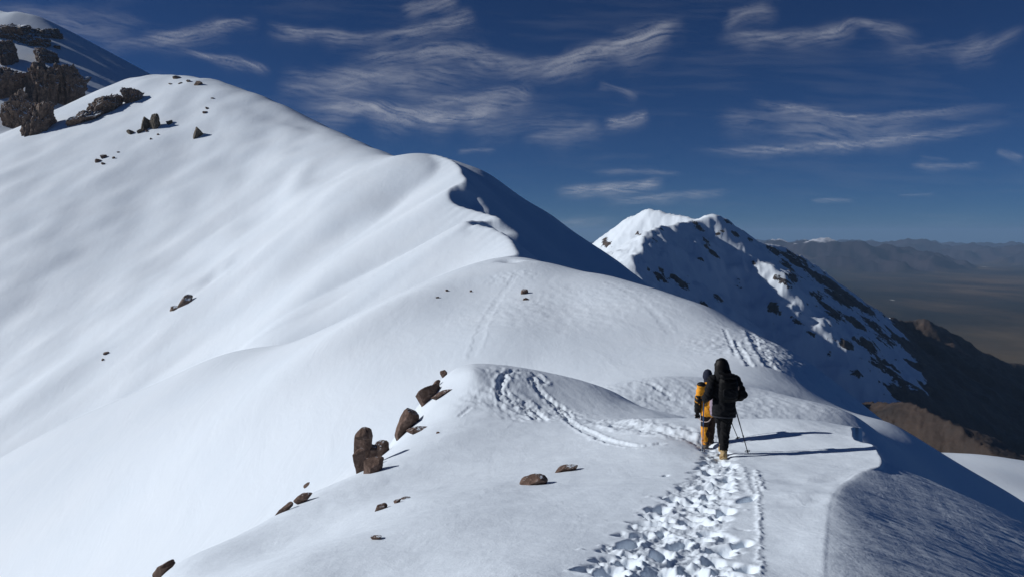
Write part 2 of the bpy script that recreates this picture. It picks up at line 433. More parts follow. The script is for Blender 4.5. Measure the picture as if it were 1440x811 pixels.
for (cx_, cy_, la_, wa_, an_, de_) in pits:
    u = (x - cx_) * math.sin(an_) + (y - cy_) * math.cos(an_); v = (x - cx_) * math.cos(an_) - (y - cy_) * math.sin(an_)
    q = np.hypot(u / la_, v / wa_) + .16 * nz1
    pit = np.minimum(pit, -de_ * sstep(1.22, .62, q) * (1 + .25 * nz1))
    rim = np.maximum(rim, .030 * np.exp(-((q - 1.42) / .26) ** 2))
Zt = Zt * sstep(-.10, 0, pit) + pit + rim * (1 + .8 * nz1) * (.25 + .75 * M)
cl = np.zeros(x.shape)
for k in range(90):
    yy = 3 + 12 * rs.rand(); xm = np.interp(yy, mid[:, 1], mid[:, 0]); h_ = np.interp(yy, mid[:, 1], np.interp(mid[:, 1], [2, 6.1, 8, 10.3, 12, 13, 14.2, 15.6], [.62, .62, .60, .40, .30, .27, .22, .18]))
    cx_ = xm + h_ * rs.normal(0, .62); ra = rs.uniform(.02, .075) * (1 if abs(cx_ - xm) < h_ else .55); an_ = rs.rand() * 3; st = rs.uniform(.6, 1)
    m_ = (np.abs(x - cx_) < 2 * ra) & (np.abs(y - yy) < 2 * ra)
    if not m_.any(): continue
    xx = x[m_] - cx_; y2 = y[m_] - yy
    q2 = ((xx * math.cos(an_) + y2 * math.sin(an_)) / ra) ** 2 + ((-xx * math.sin(an_) + y2 * math.cos(an_)) / (ra * st)) ** 2
    cl[m_] = np.maximum(cl[m_], (.5 * ra) * np.sqrt(np.maximum(0, 1 - q2)))
Zt = Zt + cl
def soften(A_, n_r, n_a):
    for _ in range(n_r):
        B_ = A_.copy(); B_[1:-1] = .25 * A_[:-2] + .5 * A_[1:-1] + .25 * A_[2:]; A_ = B_
    for _ in range(n_a):
        B_ = A_.copy(); B_[:, 1:-1] = .25 * A_[:, :-2] + .5 * A_[:, 1:-1] + .25 * A_[:, 2:]; A_ = B_
    return A_
Zt = .75 * soften(Zt, 2, 7) + .25 * Zt
Zt = Zt + M * (.011 * fbm(x / .085, y / .10, 107, 3) + .005 * ridged(x / .06, y / .07, 108, 2))
Zt = Zt + M * .003 * fbm(x / .045, y / .055, 106, 2)
Z[sl] += Zt.astype(np.float32)
# pole drag lines beside the trench
for pl_, w_, d_ in (([(1070,811),(1068,765),(1067,730),(1065,690),(1060,668)], .026, .007), ([(1028,650),(1031,670),(1034,692)], .04, .008), ([(1044,655),(1050,675),(1057,695)], .04, .008), ([(1063,660),(1069,676),(1076,690)], .03, .010)):
    c = line3(pl_); sl = box(c, .4); x, y = GX[sl], GY[sl]
    d3, s3, t3 = polydist(x, y, c[:, :2])
    q = np.abs(d3 * s3 + .03 * fbm(x / .12, y / .12, 111, 3))
    Z[sl] += (sstep(0, .03, t3) * sstep(1, .97, t3) * (1.9 * d_ * np.exp(-(q / (1.1 * w_)) ** 2) * (1 + .7 * fbm(x / .09, y / .09, 112, 2)))).astype(np.float32)
# tracks that carry on over the platform and the mound behind
track([(995,632),(985,620),(965,613),(930,606),(890,599),(858,592)], .45, .04, 121, 1.2)
patch = line3([(980,617),(940,608),(900,600),(855,591)]); sl = box(patch, 1.5); x, y = GX[sl], GY[sl]
d3, s3, t3 = polydist(x, y, patch[:, :2])
Z[sl] += (sstep(.85, .3, d3) * (.035 * fbm(x / .24, y / .3, 122, 3) - .012)).astype(np.float32)
track([(940,622),(900,627),(860,621),(830,608),(803,594),(790,580),(775,565),(757,545),(752,532),(748,527)], .16, .028, 123)
track([(803,592),(793,575),(765,558),(750,540),(747,530)], .18, .032, 124)
track([(770,592),(748,575),(728,564),(716,558),(708,548),(706,537),(712,527)], .2, .038, 125)
track([(760,592),(738,574),(722,566),(706,560),(702,548),(704,534),(712,524),(724,521)], .18, .034, 126)
track([(712,524),(728,521),(745,523),(758,526)], .32, .03, 127, 1.5)
track([(752,523),(760,531),(765,536),(757,541)], .22, .03, 128, 1.2)
patch_noise(722, 527, 1.5, scales(.03, .2, .45, 129), .6)
patch_noise(765, 581, 1.7, scales(.03, .2, .45, 130), .5)
patch_noise(745, 575, 1.3, scales(.035, .22, .5, 131), .6)
patch_noise(695, 556, 1.6, scales(.035, .25, .5, 132), .7)
track([(645,585),(655,577),(663,572)], .12, .018, 133)
# old tracks on the far shoulder and saddle
track([(1052,465),(1062,482),(1070,495),(1078,508),(1086,518)], .8, .10, 141, 1.5)
track([(1060,470),(1075,488),(1082,500),(1092,512)], .5, .06, 142, 1.5)
track([(1035,478),(1045,498),(1055,515)], .5, .08, 143, 1.0)
track([(1018,462),(1028,485),(1035,500)], .4, .05, 144, 1.0)
track([(940,556),(925,545),(905,536)], .35, .05, 145, 1.0)
track([(895,562),(925,560),(950,561)], .3, .05, 146, 1.0)
track([(735,378),(722,392),(700,420),(685,445),(672,475),(662,505)], 1.0, .030, 147, 1.5)
patch_noise(722, 388, 8, scales(.10, .9, 1.6, 148), .8)
track([(850,395),(880,408),(905,425),(925,445),(945,470)], .9, .022, 149, 1.5)

# ---------------------------------------------------------------- snow material
def ramp(nt, fac, stops):
    r = N(nt, 'ShaderNodeValToRGB')
    el = r.color_ramp.elements
    while len(el) < len(stops): el.new(0.5)
    for e, (p, c) in zip(el, stops):
        e.position = p; e.color = (c[0], c[1], c[2], 1) if hasattr(c, '__len__') else (c, c, c, 1)
    nt.links.new(fac, r.inputs[0])
    return r

def noise(nt, vec, scale, detail=4, rough=.55, dist=0.0):
    n = N(nt, 'ShaderNodeTexNoise'); n.inputs['Scale'].default_value = scale; n.inputs['Detail'].default_value = detail
    n.inputs['Roughness'].default_value = rough; n.inputs['Distortion'].default_value = dist
    if vec is not None: nt.links.new(vec, n.inputs['Vector'])
    return n

def math_n(nt, op, a, b=None, clamp=False):
    n = N(nt, 'ShaderNodeMath', operation=op); n.use_clamp = clamp
    for i, v in enumerate([a, b]):
        if v is None: continue
        if isinstance(v, (int, float)): n.inputs[i].default_value = v
        else: nt.links.new(v, n.inputs[i])
    return n.outputs[0]

def snow_material():
    m, nt = new_mat('snow')
    b = principled(nt, Roughness=0.55)
    b.inputs['Specular IOR Level'].default_value = .25
    g = N(nt, 'ShaderNodeNewGeometry')
    n0 = noise(nt, g.outputs['Position'], .06, 3, .5)
    cr_ = ramp(nt, n0.outputs['Fac'], [(.3, (.765, .845, .925)), (.7, (.80, .87, .94))])
    nt.links.new(cr_.outputs[0], b.inputs['Base Color'])
    # fine wind crust, seen close up, and broad wind ripples, seen on the far slopes
    mp = N(nt, 'ShaderNodeMapping'); mp.inputs['Rotation'].default_value = (0, 0, .9); mp.inputs['Scale'].default_value = (1, .35, 1); nt.links.new(g.outputs['Position'], mp.inputs[0])
    nf = noise(nt, g.outputs['Position'], 22, 4, .65); nm = noise(nt, mp.outputs[0], 1.6, 5, .6, .4); nl = noise(nt, mp.outputs[0], .22, 4, .55, .5)
    b1 = N(nt, 'ShaderNodeBump'); b1.inputs['Strength'].default_value = .32; b1.inputs['Distance'].default_value = .018; nt.links.new(nf.outputs['Fac'], b1.inputs['Height'])
    b2 = N(nt, 'ShaderNodeBump'); b2.inputs['Strength'].default_value = .28; b2.inputs['Distance'].default_value = .08; nt.links.new(nm.outputs['Fac'], b2.inputs['Height']); nt.links.new(b1.outputs[0], b2.inputs['Normal'])
    b3 = N(nt, 'ShaderNodeBump'); b3.inputs['Strength'].default_value = .32; b3.inputs['Distance'].default_value = .45; nt.links.new(nl.outputs['Fac'], b3.inputs['Height']); nt.links.new(b2.outputs[0], b3.inputs['Normal'])
    nt.links.new(b3.outputs[0], b.inputs['Normal'])
    return m

def mountain_material():
    """snow over brown-grey rock; the rock mask is a vertex attribute (steepness, height) broken up by fine noise"""
    m, nt = new_mat('snowy_rock')
    b = principled(nt, Roughness=0.8)
    g = N(nt, 'ShaderNodeNewGeometry'); at = N(nt, 'ShaderNodeAttribute', attribute_name='rock'); br = N(nt, 'ShaderNodeAttribute', attribute_name='earth')
    n1 = noise(nt, g.outputs['Position'], 0.055, 8, .68); n2 = noise(nt, g.outputs['Position'], 0.012, 6, .6)
    k = math_n(nt, 'ADD', at.outputs['Fac'], math_n(nt, 'MULTIPLY', math_n(nt, 'SUBTRACT', n1.outputs['Fac'], .5), 1.9))
    fac = ramp(nt, k, [(.47, 0), (.53, 1)])
    rock = ramp(nt, n1.outputs['Fac'], [(.25, (.02, .016, .015)), (.5, (.055, .041, .034)), (.75, (.15, .105, .075))])
    earth = ramp(nt, n2.outputs['Fac'], [(.3, (.018, .013, .011)), (.55, (.048, .031, .022)), (.75, (.095, .060, .039))])
    m1 = N(nt, 'ShaderNodeMix', data_type='RGBA'); nt.links.new(br.outputs['Fac'], m1.inputs[0]); nt.links.new(rock.outputs[0], m1.inputs[6]); nt.links.new(earth.outputs[0], m1.inputs[7])
    m2 = N(nt, 'ShaderNodeMix', data_type='RGBA'); nt.links.new(fac.outputs[0], m2.inputs[0]); m2.inputs[6].default_value = (.78, .855, .93, 1); nt.links.new(m1.outputs[2], m2.inputs[7])
    nt.links.new(m2.outputs[2], b.inputs['Base Color'])
    bp = N(nt, 'ShaderNodeBump'); bp.inputs['Strength'].default_value = .6; bp.inputs['Distance'].default_value = 6
    nt.links.new(math_n(nt, 'MULTIPLY', n1.outputs['Fac'], fac.outputs[0]), bp.inputs['Height']); nt.links.new(bp.outputs[0], b.inputs['Normal'])
    return m

def plain_material():
    m, nt = new_mat('dry_plain')
    b = principled(nt, Roughness=0.95); b.inputs['Specular IOR Level'].default_value = .1
    g = N(nt, 'ShaderNodeNewGeometry'); snow = N(nt, 'ShaderNodeAttribute', attribute_name='snow'); salt = N(nt, 'ShaderNodeAttribute', attribute_name='salt'); hill = N(nt, 'ShaderNodeAttribute', attribute_name='hill')
    mp = N(nt, 'ShaderNodeMapping'); mp.inputs['Scale'].default_value = (1, .45, 1); nt.links.new(g.outputs['Position'], mp.inputs[0])
    n1 = noise(nt, mp.outputs[0], 0.0011, 9, .62, .3); n2 = noise(nt, mp.outputs[0], 0.00035, 5, .55)
    k = math_n(nt, 'ADD', math_n(nt, 'MULTIPLY', n1.outputs['Fac'], .6), math_n(nt, 'MULTIPLY', n2.outputs['Fac'], .4))
    c1 = ramp(nt, k, [(.36, (.012, .014, .013)), (.46, (.022, .023, .019)), (.54, (.055, .043, .029)), (.66, (.14, .10, .06))])
    c2 = ramp(nt, n1.outputs['Fac'], [(.3, (.018, .018, .026)), (.7, (.062, .048, .054))])
    tn = N(nt, 'ShaderNodeAttribute', attribute_name='tan'); c1b = ramp(nt, k, [(.36, (.05, .045, .03)), (.5, (.12, .092, .055)), (.64, (.24, .18, .105))])
    a0 = N(nt, 'ShaderNodeMix', data_type='RGBA'); nt.links.new(tn.outputs['Fac'], a0.inputs[0]); nt.links.new(c1.outputs[0], a0.inputs[6]); nt.links.new(c1b.outputs[0], a0.inputs[7])
    a = N(nt, 'ShaderNodeMix', data_type='RGBA'); nt.links.new(hill.outputs['Fac'], a.inputs[0]); nt.links.new(a0.outputs[2], a.inputs[6]); nt.links.new(c2.outputs[0], a.inputs[7])
    k2 = math_n(nt, 'ADD', snow.outputs['Fac'], math_n(nt, 'MULTIPLY', math_n(nt, 'SUBTRACT', n1.outputs['Fac'], .5), 1.4))
    c = N(nt, 'ShaderNodeMix', data_type='RGBA'); nt.links.new(ramp(nt, k2, [(.5, 0), (.62, 1)]).outputs[0], c.inputs[0]); nt.links.new(a.outputs[2], c.inputs[6]); c.inputs[7].default_value = (.7, .72, .76, 1)
    k3 = math_n(nt, 'ADD', salt.outputs['Fac'], math_n(nt, 'MULTIPLY', math_n(nt, 'SUBTRACT', n1.outputs['Fac'], .5), .8))
    d = N(nt, 'ShaderNodeMix', data_type='RGBA'); nt.links.new(ramp(nt, k3, [(.5, 0), (.6, 1)]).outputs[0], d.inputs[0]); nt.links.new(c.outputs[2], d.inputs[6]); d.inputs[7].default_value = (.45, .44, .42, 1)
    nt.links.new(d.outputs[2], b.inputs['Base Color'])
    return m
SNOW = snow_material()
terrain = grid_mesh('snow_ridge', GX, GY, Z, SNOW)
tag(terrain, 'wind-packed white snow ridge running from the foreground up to the summit', kind='structure')

# ================================================================ the second mountain
AZ2 = np.radians(np.arange(2, 50, 0.075)); R2 = 850 * np.exp(np.arange(0, math.log(4200 / 850), 0.0042))
a2, r2 = np.meshgrid(AZ2, R2)
mx, my = (r2 * np.sin(a2)).astype(np.float32), (r2 * np.cos(a2)).astype(np.float32)
m_crest = PP([(760,420,2450),(800,365,2400),(835,340,2350),(870,315,2300),(893,303,2240),(915,294,2180),(945,301,2120),(975,307,2060),(1000,303,2020),(1020,308,2040),(1060,335,2110),(1100,348,2180),(1150,375,2260),(1190,405,2330),(1240,440,2420),(1265,451,2460),(1300,452,2520),(1330,463,2560),(1380,495,2600),(1440,515,2640),(1560,560,2700),(1800,700,2750)])
m_b = PP([(1001,304,2020),(975,309,1970),(945,317,1890),(925,322,1830),(910,332,1750),(898,352,1670),(885,369,1600),(905,405,1510),(960,440,1400),(1060,510,1250)])
m_k = PP([(1020,309,2040),(1040,330,1990),(1062,356,1930),(1096,383,1850),(1106,400,1800)])
m_k2 = PP([(1085,345,2150),(1110,372,2080),(1145,412,1990),(1185,450,1900),(1215,478,1830),(1250,520,1730),(1290,580,1600)])
m_k3 = PP([(1300,455,2500),(1315,490,2350),(1335,530,2150),(1380,580,1900),(1440,640,1650),(1500,720,1450)])
wob1 = 14 * fbm(mx / 90, my / 90, 41, 3); wob2 = 14 * fbm(mx / 90, my / 90, 42, 3)
qx, qy = (mx + wob1).astype(np.float32), (my + wob2).astype(np.float32)
Zm = ridge(mx + .25 * wob1, my + .25 * wob2, m_crest, .66, .86, 2, 2.5, 2)
Zm = smax(Zm, ridge(qx, qy, m_b, .92, .5, 4, 4, 2), 6)
Zm = smax(Zm, ridge(qx, qy, m_k, .85, .60, 5, 3, 2) - 1, 4)
Zm = smax(Zm, ridge(qx, qy, m_k2, .85, .80, 4, 3, 2) - 12, 5)
Zm = smax(Zm, ridge(qx, qy, m_k3, .66, .33, 10, 4, 2) + 14, 12)
rg = ridged(mx / 120, my / 120, 51, 5, .55)
Zm += (7 * (rg - 1.0) * sstep(0, 60, 400 - np.abs(0) - 0 * Zm)).astype(np.float32) * (.75 + .25 * sstep(30, -120, Zm)).astype(np.float32)
Zm = smax(Zm, (-470 + 14 * fbm(mx / 260, my / 260, 55, 4) - .12 * (my - 1000) + .10 * (mx - 400)).astype(np.float32), 30)
fan_s = (mx - 582) * .735 + (my - 1300) * .676
fan_z = (-243 - .345 * (mx - 582) + .129 * (my - 1300) + 8 + 6 * fbm(mx / 90, my / 90, 57, 5) + 2.2 * ridged(mx / 26, my / 26, 59, 3) - 1.1 * np.maximum(0, 625 - mx) - .55 * (np.sqrt(fan_s ** 2 + 900) + fan_s) / 2).astype(np.float32)
fan = sstep(-8, 3, fan_z - Zm)
Zm = smax(Zm, fan_z, 6)
Zm = np.maximum(Zm, -640 - 0 * Zm)
ddr = np.gradient(Zm, axis=0) / np.gradient(r2, axis=0); dda = np.gradient(Zm, axis=1) / (np.gradient(a2, axis=1) * r2)
slope = np.hypot(ddr, dda)
band = fbm(mx / 48 + Zm / 40, my / 48, 61, 5, .6)
dk = np.minimum(np.abs(polydist(mx, my, [q[:2] for q in m_k])[0]), np.abs(polydist(mx, my, [q[:2] for q in m_k2])[0] - 10))
dcr = polydist(mx, my, [q[:2] for q in m_crest[7:13]])[0]
yy_c = my * cT - Zm * sT; ppx = CX + F * mx / yy_c; ppy = CY - F * (Zm * cT + my * sT) / yy_c
spots = [(931,387,15,6),(948,392,10,5),(960,399,9,6),(980,317,13,5),(993,340,9,4),(1004,358,8,4),(1013,325,6,9),(1024,313,8,4),(1009,421,9,5),(991,434,10,6),(1098,394,9,5),(1115,391,9,5),(1087,433,7,6),(1120,452,6,4),(1087,353,8,5),(1113,358,10,4),
         (1127,369,12,5),(1107,373,8,4),(853,343,11,6),(922,339,8,5),(898,329,7,2),(1135,378,12,4),(1113,364,10,5),(1146,387,16,5),(1171,402,16,5),(1198,422,16,5),(1215,433,12,5),(1162,432,9,4),(1173,441,8,5),(1218,484,14,7),(1226,492,12,6),(1191,484,9,6),
         (1206,524,9,5),(1118,453,5,3),(1150,415,8,4),(1040,395,5,3),(1060,372,4,3),(985,365,5,3),(1230,460,14,5),(1245,475,14,6),(1205,455,10,4),(1180,420,12,4),(1240,510,16,8),(1255,520,14,8),(930,322,6,2),(1140,470,5,3),(1165,500,6,4),(1035,330,6,3),(1055,338,6,3)]
sp = np.zeros(mx.shape)
for (ax, ay, rw, rh) in spots:
    u_ = (ppx - ax) * .80 + (ppy - ay) * .60; v_ = -(ppx - ax) * .60 + (ppy - ay) * .80
    if ax > 1080 and ay < 480: rw, rh = rw * 1.45, rh * 1.15
    sp = np.maximum(sp, np.exp(-((u_ / (rw * 1.25)) ** 2 + (v_ / (rh * 1.15)) ** 2)))
rock = -.09 + .80 * sp + .36 * band + .12 * sstep(.85, 1.25, slope) + .12 * sstep(-40, -160, Zm)
below = Zm - (-254 + .17 * (mx - 1156)) - 34 * fbm(mx / 130, my / 130, 63, 5, .6)      # the snow line
snowline = sstep(22, -22, below)
snowline = np.maximum(snowline, fan)
rock = np.clip(rock, -.5, .9) * (1 - snowline) + 1.5 * snowline
Zm += (np.clip(rock - .35, 0, .5) * (1 - .7 * snowline) * 9 * (ridged(mx / 22, my / 22, 58, 3) - .3)).astype(np.float32)
mount = grid_mesh('snowy_mountain', mx, my, Zm, mountain_material(), {'rock': rock, 'earth': np.maximum(sstep(0, -60, below), fan)})
tag(mount, 'snow-streaked rocky mountain beyond the ridge with bare brown lower slopes', kind='structure')

# ================================================================ the dry plain and the far ranges
AZ3 = np.radians(np.arange(-50, 50, 0.11)); R3 = 2200 * np.exp(np.arange(0, math.log(36000 / 2200), 0.009))
a3, r3 = np.meshgrid(AZ3, R3)
px_, py_ = (r3 * np.sin(a3)).astype(np.float32), (r3 * np.cos(a3)).astype(np.float32)
Zp = (-615 + 9 * fbm(px_ / 900, py_ / 900, 71, 5) - 2.0 * (np.maximum(r3 - 16000, 0) / 1000) ** 2).astype(np.float32)
base = Zp.copy()
n3 = fbm(px_ / 1800, py_ / 1800, 73, 5); w3 = 350 * n3; w4 = 350 * fbm(px_ / 1800, py_ / 1800, 74, 5)
r_a = PP([(1010,352,17500),(1060,345,17000),(1100,344,16500),(1130,342.5,16000),(1165,338,15600),(1200,345,15300),(1240,352,15000),(1290,366,14500),(1335,377,14000)])
r_b = PP([(1080,342,24000),(1180,343,23500),(1240,344,23000),(1268,341,22500),(1300,347,22200),(1340,349,22000),(1380,346,21800),(1440,345,21500),(1520,340,21500),(1700,338,22000),(2100,336,23000)])
r_c = PP([(700,345,30000),(1100,341,30000),(1300,343,29000),(1420,345,27000),(1600,343,27000)])
r_d = PP([(1330,352,19800),(1400,351,19500),(1480,347,19500)])
for rr_, s_, off in ((r_a, .21, 34), (r_b, .20, 60), (r_c, .2, 60), (r_d, .18, 10)):
    Zp = smax(Zp, ridge(px_ + w3, py_ + w4, rr_, s_, s_, 50, 12, 2) + off, 10)
hillm = sstep(10, 90, Zp - base)
Zp += (hillm * 130 * (ridged(px_ / 1500, py_ / 1500, 77, 5, .5) - 1)).astype(np.float32)
salt = np.zeros(px_.shape, np.float32)
for (qx_, qy_, wx_, wy_) in ((1352, 373.5, 30, 1.6), (1255, 421, 5, .6)):
    dd = ray(qx_, qy_); Yq = -612 / (dd[2] / dd[1]); cxq = dd[0] / dd[1] * Yq
    sx = wx_ / F * Yq; sy = wy_ / F * Yq * Yq / 612
    salt = np.maximum(salt, 1.0 - .5 * np.hypot((px_ - cxq) / sx, (py_ - Yq) / sy))
plain = grid_mesh('plain', px_, py_, Zp, plain_material(), {'snow': sstep(-260, -80, Zp + 60 * n3) * .60, 'salt': np.clip(salt, 0, 1), 'hill': hillm, 'tan': sstep(9000, 3600, r3 + 1500 * n3) * .75})
tag(plain, 'wide dry brown plain far below with blue-grey mountain ranges along the horizon', kind='structure')

# ================================================================ rocks
def rock_material(name, dark, mid_, light, snowy, size=1.0):
    m, nt = new_mat(name)
    b = principled(nt, Roughness=0.85); b.inputs['Specular IOR Level'].default_value = .25
    g = N(nt, 'ShaderNodeNewGeometry'); tc = N(nt, 'ShaderNodeTexCoord')
    n1 = noise(nt, tc.outputs['Object'], 4.5 / size, 8, .7, .4); n2 = noise(nt, tc.outputs['Object'], 15 / size, 6, .72)
    k = math_n(nt, 'ADD', math_n(nt, 'MULTIPLY', n1.outputs['Fac'], .65), math_n(nt, 'MULTIPLY', n2.outputs['Fac'], .35))
    c = ramp(nt, k, [(.33, dark), (.5, mid_), (.66, light)])
    sep = N(nt, 'ShaderNodeSeparateXYZ'); nt.links.new(g.outputs['Normal'], sep.inputs[0])
    kk = math_n(nt, 'ADD', sep.outputs['Z'], math_n(nt, 'MULTIPLY', math_n(nt, 'SUBTRACT', n2.outputs['Fac'], .5), 1.3))
    f = ramp(nt, kk, [(snowy, 0), (min(1, snowy + .1), 1)])
    mx_ = N(nt, 'ShaderNodeMix', data_type='RGBA'); nt.links.new(f.outputs[0], mx_.inputs[0]); nt.links.new(c.outputs[0], mx_.inputs[6]); mx_.inputs[7].default_value = (.78, .855, .93, 1)
    nt.links.new(mx_.outputs[2], b.inputs['Base Color'])
    bp = N(nt, 'ShaderNodeBump'); bp.inputs['Strength'].default_value = .9; bp.inputs['Distance'].default_value = .10 * size
    nt.links.new(k, bp.inputs['Height']); nt.links.new(bp.outputs[0], b.inputs['Normal'])
    return m
ROCK_N = rock_material('brown_rock', (.035, .022, .018), (.135, .086, .066), (.30, .21, .165), .97)
ROCK_F = rock_material('dusted_rock', (.05, .036, .028), (.20, .138, .10), (.40, .29, .22), .62, 16.0)
ROCK_G = rock_material('grey_green_rock', (.03, .027, .022), (.115, .095, .07), (.23, .185, .14), .95, 8.0)

ICO = {}
def ico(sub):
    if sub not in ICO:
        bm = bmesh.new(); bmesh.ops.create_icosphere(bm, subdivisions=sub, radius=1)
        v = np.array([q.co[:] for q in bm.verts]); f = [[q.index for q in p.verts] for p in bm.faces]
        bm.free(); ICO[sub] = (v, f)
    return ICO[sub]

def n3(p, sc, seed, oc=4):
    return (fbm(p[:, 0] * sc + p[:, 2] * .7 * sc, p[:, 1] * sc - p[:, 2] * .6 * sc, seed, oc) + fbm(p[:, 2] * sc + 4.1, p[:, 0] * sc - p[:, 1] * .5 * sc, seed + 3, oc)) * .5

def rock_mesh(name, size, seed, sub=4, cuts=11, rough=.06, column=0.0, lean=0.0, sharp=.56, bury=1.5):
    """an angular block: a sphere trimmed by random planes, roughened; size = half extents (x, y, z)"""
    rs = np.random.RandomState(seed)
    v, f = ico(sub); v = v.copy()
    nrm = rs.normal(size=(cuts, 3)); nrm /= np.linalg.norm(nrm, axis=1)[:, None]
    h = rs.uniform(sharp - .17, sharp + .13, cuts)
    dt = v @ nrm.T
    sc = np.min(np.where(dt > 1e-3, h[None] / np.maximum(dt, 1e-3), 9), axis=1)
    v = v * np.minimum(1.0, sc)[:, None]
    v = v / np.maximum(np.abs(v).max(0), 1e-3)
    d_ = n3(v, 1.6, seed + 11, 5) * rough + np.abs(n3(v, 3.4, seed + 29, 4)) * rough * .7 + ridged(v[:, 0] * 5 + v[:, 2] * 3, v[:, 1] * 5 - v[:, 2] * 4, seed + 41, 3) * rough * .12
    if column:
        d_ = d_ + column * (1 - 2.2 * np.abs(vnoise(v[:, 0] * 4.2 + .5 * v[:, 2], v[:, 1] * 4.2 + 7.0, seed)))
    v = v * (1 + d_)[:, None]
    v[:, 2] = np.where(v[:, 2] < 0, v[:, 2] * bury, v[:, 2])
    v = v * np.array(size)
    v[:, 0] += lean * v[:, 2]
    me = bpy.data.meshes.new(name); me.from_pydata(v.tolist(), [], f); me.update()
    return me

ROCKS = []
def place(px, py, Y):
    """where the sight line meets the snow, searched near distance Y when one is given"""
    if Y is None:
        p = hit(px, py); return np.array(p)
    best = None
    for yy in np.linspace(Y * .8, Y * 1.25, 60):
        p = P(px, py, yy); gap = p[2] - ground(p[0], p[1])
        if gap <= 0: return p
        if best is None or gap < best[0]: best = (gap, p)
    return best[1]

def rock(px, py, w_, h_, label, Y=None, name='boulder', group=None, mat=None, seed=None, sub=4, depth=.9, yaw=0.0, lift=.15, cat='rock', **kw):
    """a rock whose middle shows at (px, py) and which looks w_ x h_ pixels large"""
    p = place(px, py + h_ * .32, Y)
    dist = p[1]
    hx, hz = w_ * dist / F / 2, h_ * dist / F / 2
    sd_ = seed if seed is not None else len(ROCKS) * 7 + 3
    me = rock_mesh(name, (hx, hx * depth, hz), sd_, sub, **kw)
    me.materials.append(mat or ROCK_N)
    o = bpy.data.objects.new(name, me); col.objects.link(o)
    o.location = (p[0], p[1] + hx * depth * .25, p[2] + hz * (.64 - lift) ); o.rotation_euler = (0, 0, yaw)
    tag(o, label, cat, group)
    ROCKS.append(o)
    return o

CL = 'boulders in the dark cluster on the left edge of the mound'
rock(513, 613, 30, 32, 'dark blocky boulder on top of the boulder cluster at the mound edge', 23, seed=18, group=CL, depth=1.0, cuts=12, sharp=.66, lean=.12, bury=3.2)
rock(521, 630, 36, 30, 'middle brown boulder wedged under the dark top boulder of the cluster', 22, seed=39, group=CL, bury=3.0)
rock(505, 637, 18, 28, 'narrow dark boulder on the outer left side of the boulder cluster', 22, seed=14, group=CL, bury=2.5)
rock(535, 629, 25, 24, 'small reddish boulder on the right shoulder of the boulder cluster', 21.5, seed=21, group=CL, bury=2.5)
rock(525, 652, 34, 40, 'largest brown boulder at the foot of the boulder cluster', 20.5, seed=27, group=CL, lean=.5)
rock(569, 594, 36, 48, 'tall split brown boulder between the cluster and the upper outcrop', 24.5, seed=33, lean=.25, cuts=18)
rock(588, 603, 34, 12, 'low dark slab running right from the foot of the tall split boulder', 24, seed=37, lean=.4)
rock(602, 554, 36, 34, 'squat brown boulder with a bright snow patch to its right', 27.5, seed=41, lean=.3)
rock(610, 543, 14, 22, 'dark fin of rock behind the squat brown boulder', 28.5, seed=45, lean=.6)
rock(624, 551, 20, 12, 'thin dark blade of rock poking from the bright snow patch', 27.5, seed=49, lean=1.4)
rock(625, 523, 13, 10, 'small square brown rock at the top left corner of the mound', 31, seed=53)
rock(616, 608, 6, 5, 'dark pebble alone on the snow right of the tall split boulder', 22, seed=55, sub=3)
rock(399, 714, 17, 20, 'dark brown pointed rock, lower left of a pair on the flank', 18.5, seed=59, lean=.8)
rock(426, 700, 24, 20, 'dark triangular rock, upper right of a pair on the flank', 19, seed=63, lean=.8)
rock(431, 681, 8, 9, 'small dark rock just above the triangular rock on the flank', 20, seed=67, lean=.5, sub=3)
rock(230, 797, 25, 28, 'ragged dark brown rock at the bottom edge with a snow drift beside it', 13, seed=71, lean=.6)
rock(378, 794, 17, 10, 'small brown rock on the snow roll near the bottom edge', 14, seed=75, lean=.8)
rock(397, 795, 4, 3, 'tiny dark stone right of the small rock near the bottom edge', 13.5, seed=77, sub=2)
rock(534, 713, 19, 13, 'reddish brown rock at the left end of a row of three', 13.5, seed=81, lean=.4)
rock(558, 704, 11, 8, 'small dark rock in the middle of a row of three', 13.7, seed=85, lean=.3, sub=3)
rock(571, 700, 14, 4, 'low dark sliver of rock at the right end of a row of three', 13.8, seed=87, lean=1.0, sub=3)
rock(530, 755, 20, 9, 'dark low rock alone on the fold below the row of three', 10.2, seed=91, lean=.4)
rock(751, 675, 38, 18, 'long flat-topped tan rock left of the hikers with a sunlit end', 14, seed=95, lean=.5, sharp=.62, cuts=8)
rock(797, 658, 29, 12, 'tan wedge-shaped rock nearest to the trodden trench', 14.6, seed=99, lean=.6, sharp=.62, cuts=8)
rock(736, 410, 14, 9, 'reddish square rock on the sunlit shoulder', None, seed=103)
rock(739, 420, 9, 5, 'small dark rock just below the reddish rock on the shoulder', None, seed=107, sub=3)
rock(628, 408, 6, 4, 'dark stone left of the reddish rock on the shoulder', None, seed=109, sub=3)
rock(615, 418, 6, 3, 'low stone at the lower left edge of the shoulder', None, seed=111, sub=3)
rock(662, 409, 4, 4, 'tiny stone midway between the shoulder edge and the reddish rock', None, seed=113, sub=3)
rock(262, 419, 17, 22, 'lone brown outcrop with a snow scoop in the middle of the great slope', None, seed=117, lean=.5, mat=ROCK_F, cuts=18, lift=.3)
rock(245, 432, 13, 9, 'low rock at the lower left foot of the lone outcrop', None, seed=121, lean=.6, mat=ROCK_F)
rock(149, 496, 8, 5, 'upper of two small stones low on the great slope', None, seed=125, sub=3)
rock(144, 505, 4, 5, 'lower of two small stones low on the great slope', None, seed=127, sub=3)
rock(203, 172, 17, 32, 'left pillar of the twin grey-brown rock towers', None, seed=131, mat=ROCK_G, column=.10, lift=.3, lean=.12)
